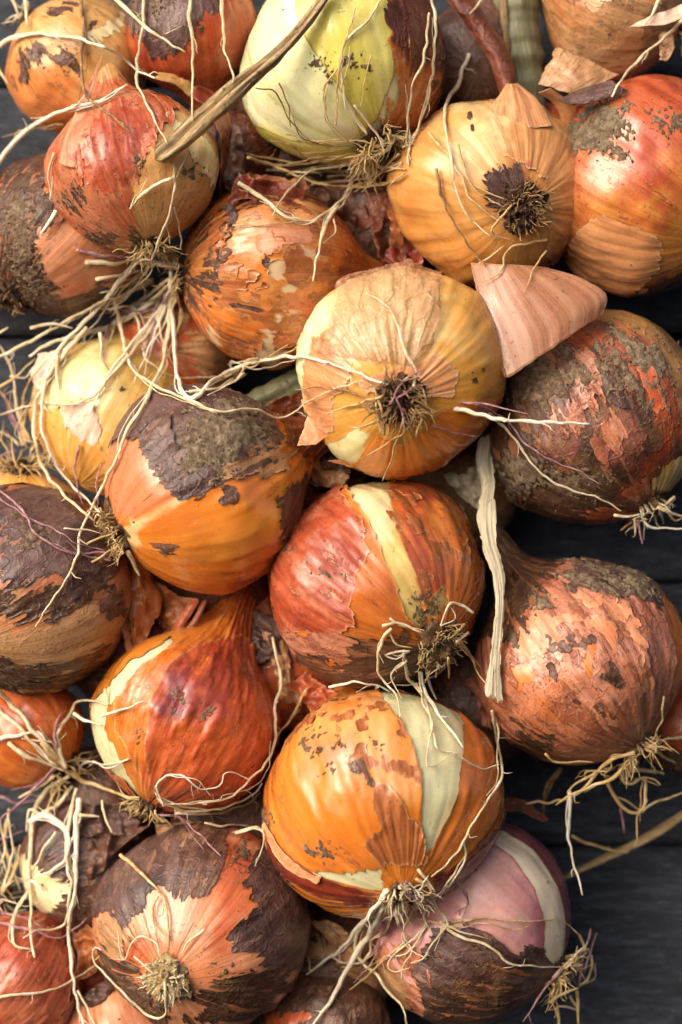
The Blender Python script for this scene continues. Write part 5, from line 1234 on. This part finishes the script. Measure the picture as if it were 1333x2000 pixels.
 ('P', [(320, 1575), (308, 1535), (325, 1515), (350, 1515), (370, 1525), (395, 1543), (430, 1532), (440, 1512), (465, 1510), (490, 1525)], 5, W), ('P', [(310, 1592), (350, 1597), (400, 1640), (432, 1672)], 6, PU), ('P', [(460, 1627), (510, 1620), (514, 1650), (498, 1692)], 7, C_), ('P', [(400, 1607), (430, 1612), (487, 1613)], 6, C_), ('P', [(156, 1512), (158, 1494), (178, 1488), (215, 1500), (253, 1482)], 5, W), ('P', [(600, 1345), (570, 1400), (540, 1440)], 7, TN), ('P', [(585, 1385), (555, 1420)], 5, TN),
 # roots of the orange onion at the left edge
 ('Q', [(129, 1500), (114, 1454), (116, 1424), (139, 1392), (150, 1371), (170, 1369), (212, 1376)], 10, C_), ('Q', [(112, 1458), (106, 1424), (115, 1400), (130, 1388)], 8, PU), ('Q', [(144, 1393), (173, 1410), (198, 1416)], 9, W), ('P', [(198, 1399), (235, 1387), (281, 1369)], 8, W), ('P', [(205, 1346), (212, 1375)], 7, C_),
 ('Q', [(-15, 1335), (30, 1384), (62, 1424), (99, 1464), (128, 1500)], 13, C_), ('Q', [(-15, 1375), (32, 1417), (82, 1469), (110, 1495)], 11, C_), ('Q', [(-15, 1446), (50, 1434), (77, 1432), (89, 1447)], 12, W), ('Q', [(17, 1451), (50, 1476), (84, 1488), (125, 1505)], 12, C_), ('Q', [(112, 1494), (74, 1533), (45, 1563), (-15, 1612)], 7, PU), ('Q', [(-15, 1552), (37, 1568), (75, 1562)], 8, PU), ('Q', [(-15, 1645), (45, 1623)], 6, PU),
 ('Q', [(135, 1516), (94, 1543), (72, 1573), (62, 1627), (59, 1680), (59, 1764), (62, 1826), (68, 1870)], 12, C_), ('Q', [(142, 1536), (111, 1573), (80, 1588), (60, 1582), (54, 1600), (52, 1624)], 11, C_), ('Q', [(58, 1606), (82, 1594), (109, 1602), (129, 1625), (136, 1655), (124, 1684), (99, 1702), (66, 1715)], 12, W), ('Q', [(61, 1720), (74, 1727), (86, 1741)], 11, W),
 ('Q', [(150, 1540), (139, 1590), (131, 1627), (131, 1690), (139, 1727), (131, 1789), (116, 1813), (74, 1818), (46, 1832)], 10, C_), ('Q', [(155, 1560), (150, 1600), (149, 1665), (149, 1739), (136, 1801), (139, 1875), (149, 1949), (168, 2015)], 13, W), ('Q', [(56, 1742), (32, 1776), (25, 1818), (32, 1848), (62, 1854)], 10, C_), ('Q', [(110, 1625), (86, 1660), (62, 1702)], 8, C_), ('Q', [(155, 1592), (194, 1595)], 9, C_), ('Q', [(200, 1563), (205, 1597), (219, 1626)], 8, C_),
 ('V', [(-15, 1800), (50, 1813), (111, 1831), (141, 1818), (170, 1792)], 7, PU), ('V', [(-15, 1775), (40, 1791), (84, 1812)], 6, PU), ('V', [(-15, 1953), (37, 1941), (94, 1935), (134, 1917), (184, 1887)], 8, C_), ('V', [(152, 1935), (188, 2005)], 7, C_), ('Q', [(105, 1515), (70, 1540), (38, 1558)], 10, C_), ('Q', [(120, 1530), (100, 1560), (95, 1580), (110, 1600)], 7, TN), ('Q', [(18, 1580), (12, 1640), (25, 1700), (40, 1740)], 8, TN, (-90, -90, -90, -90)),
 ('edge_b', [(5, 1740), (25, 1660), (15, 1590)], 8, C_, (-60, -60, -90)), ('edge_b', [(5, 1745), (30, 1700), (40, 1650)], 8, TN, (-60, -60, -60)), ('edge_b', [(-10, 1700), (10, 1660), (0, 1600)], 7, C_, (-60, -60, -60)),
 # root disc onion
 ('S', [(235, 1669), (267, 1697), (302, 1732), (324, 1764), (328, 1813), (330, 1850)], 8, TN), ('S', [(309, 1751), (297, 1779), (304, 1808), (328, 1834)], 6, TN), ('S', [(312, 1865), (304, 1843), (282, 1828), (262, 1836), (250, 1863), (240, 1873), (230, 1818)], 6, C_), ('S', [(262, 1868), (302, 1904)], 5, C_), ('S', [(400, 1815), (372, 1837), (356, 1862)], 7, C_),
 ('S', [(322, 1918), (326, 1962), (317, 1989), (292, 1986), (267, 1964), (223, 1920), (190, 1890), (181, 1863), (187, 1850), (198, 1856)], 8, C_), ('S', [(328, 1922), (338, 1940), (338, 1965)], 6, C_),
 # salmon onion
 ('O', [(1240, 1470), (1200, 1482), (1175, 1497), (1157, 1522), (1145, 1537), (1112, 1557), (1082, 1567), (1057, 1567), (1028, 1570)], 11, TN), ('O', [(1230, 1490), (1212, 1507), (1195, 1522), (1150, 1539), (1112, 1554), (1086, 1572)], 9, TN), ('O', [(1175, 1500), (1155, 1515), (1125, 1530), (1108, 1548)], 7, TN),
 ('O', [(1112, 1545), (1113, 1580), (1110, 1630), (1120, 1680), (1138, 1748)], 9, W, (0, 0, 10, 20, 30)), ('O', [(1187, 1530), (1200, 1557), (1217, 1577), (1240, 1586), (1262, 1577), (1295, 1562), (1345, 1545)], 8, TN, (-60, -70, -70, -70)), ('O', [(1261, 1520), (1260, 1567), (1245, 1600), (1246, 1630), (1240, 1652)], 7, TN, (-30, -30, -30)), ('O', [(1212, 1580), (1216, 1600), (1220, 1628)], 6, PU, (-100, -110)), ('O', [(1232, 1500), (1262, 1505), (1298, 1511)], 9, TN), ('O', [(1217, 1505), (1218, 1525), (1235, 1531), (1250, 1522), (1275, 1519), (1290, 1533)], 8, TN),
 ('O', [(1095, 1500), (1072, 1532), (1062, 1562), (1062, 1590)], 7, BR, (-140, -150, -150)), ('O', [(1117, 1632), (1150, 1647), (1200, 1662), (1223, 1664)], 6, TN, (-180, -180)), ('O', [(1297, 1360), (1291, 1412), (1272, 1450)], 6, TN), ('O', [(1345, 1440), (1310, 1442), (1270, 1462)], 9, C_), ('O', [(1065, 1472), (1090, 1487), (1160, 1489)], 6, TN), ('O', [(1280, 1460), (1300, 1480), (1320, 1490)], 8, TN), ('O', [(1200, 1500), (1180, 1512), (1185, 1522), (1205, 1510)], 7, TN),
 # mauve onion
 ('T', [(1075, 1958), (1099, 1941), (1130, 1930)], 9, TN), ('T', [(1131, 1922), (1145, 1916), (1156, 1890), (1156, 1866)], 7, TN), ('T', [(1131, 1918), (1145, 1852), (1154, 1814)], 6, PU), ('T', [(1140, 1900), (1152, 1865), (1166, 1822)], 5, PU), ('T', [(1080, 1911), (1105, 1884), (1140, 1850)], 7, C_), ('T', [(1089, 1965), (1091, 2015)], 9, TN), ('T', [(1127, 1935), (1131, 2015)], 8, TN), ('T', [(1114, 1945), (1125, 1966)], 6, TN), ('T', [(1100, 1892), (1065, 1932), (1022, 1995)], 6, PU), ('T', [(1132, 1826), (1140, 1850), (1132, 1865)], 6, TN), ('T', [(1088, 1965), (1110, 1968), (1130, 1973)], 5, C_),
 # the upturned root end at the left
 ('M2', [(45, 870), (20, 800), (-15, 740)], 8, TN), ('M2', [(50, 870), (32, 780), (14, 700), (-10, 660)], 8, C_), ('M2', [(52, 862), (40, 810), (58, 745), (90, 705)], 7, TN), ('M2', [(-15, 765), (30, 735), (70, 700)], 7, TN, (-70, -70)), ('M2', [(38, 870), (10, 845), (-15, 842)], 8, C_), ('M2', [(30, 880), (5, 890), (-15, 905)], 7, PU), ('M2', [(60, 865), (48, 830), (52, 800), (75, 760)], 6, TN), ('M2', [(50, 860), (24, 815), (22, 770), (30, 755)], 6, PU), ('M2', [(20, 735), (50, 735), (68, 714)], 5, C_, (-70, -70)), ('M2', [(-15, 655), (4, 648), (16, 640)], 8, C_, (-70, -70)), ('M2', [(62, 880), (80, 840), (72, 800)], 6, TN), ('M2', [(14, 710), (26, 695), (28, 690)], 5, C_, (-80, -80)),
]
for r in ROOTS:
    root(r[0], r[1], r[2], r[3], d=r[4] if len(r) > 4 else None)
    q = np.asarray(r[1], float)
    if r[0] in ('E', 'D', 'Q', 'M2', 'C', 'R', 'N', 'P', 'K', 'T', 'O', 'A') and len(q) >= 4:      # a finer strand that left the plate beside it
        m = max(3, int(len(q) * rr_.uniform(.5, .95)))
        q = q[:m] if np.linalg.norm(q[0] - project(ONIONS[r[0]].base[None])[0]) < np.linalg.norm(q[-1] - project(ONIONS[r[0]].base[None])[0]) else q[::-1][:m]
        q = q + rr_.normal(0, 9, q.shape) * np.linspace(.3, 1.4, m)[:, None]
        root(r[0], q, rr_.uniform(3, 5.5), r[3], d=r[4] if len(r) > 4 else None)
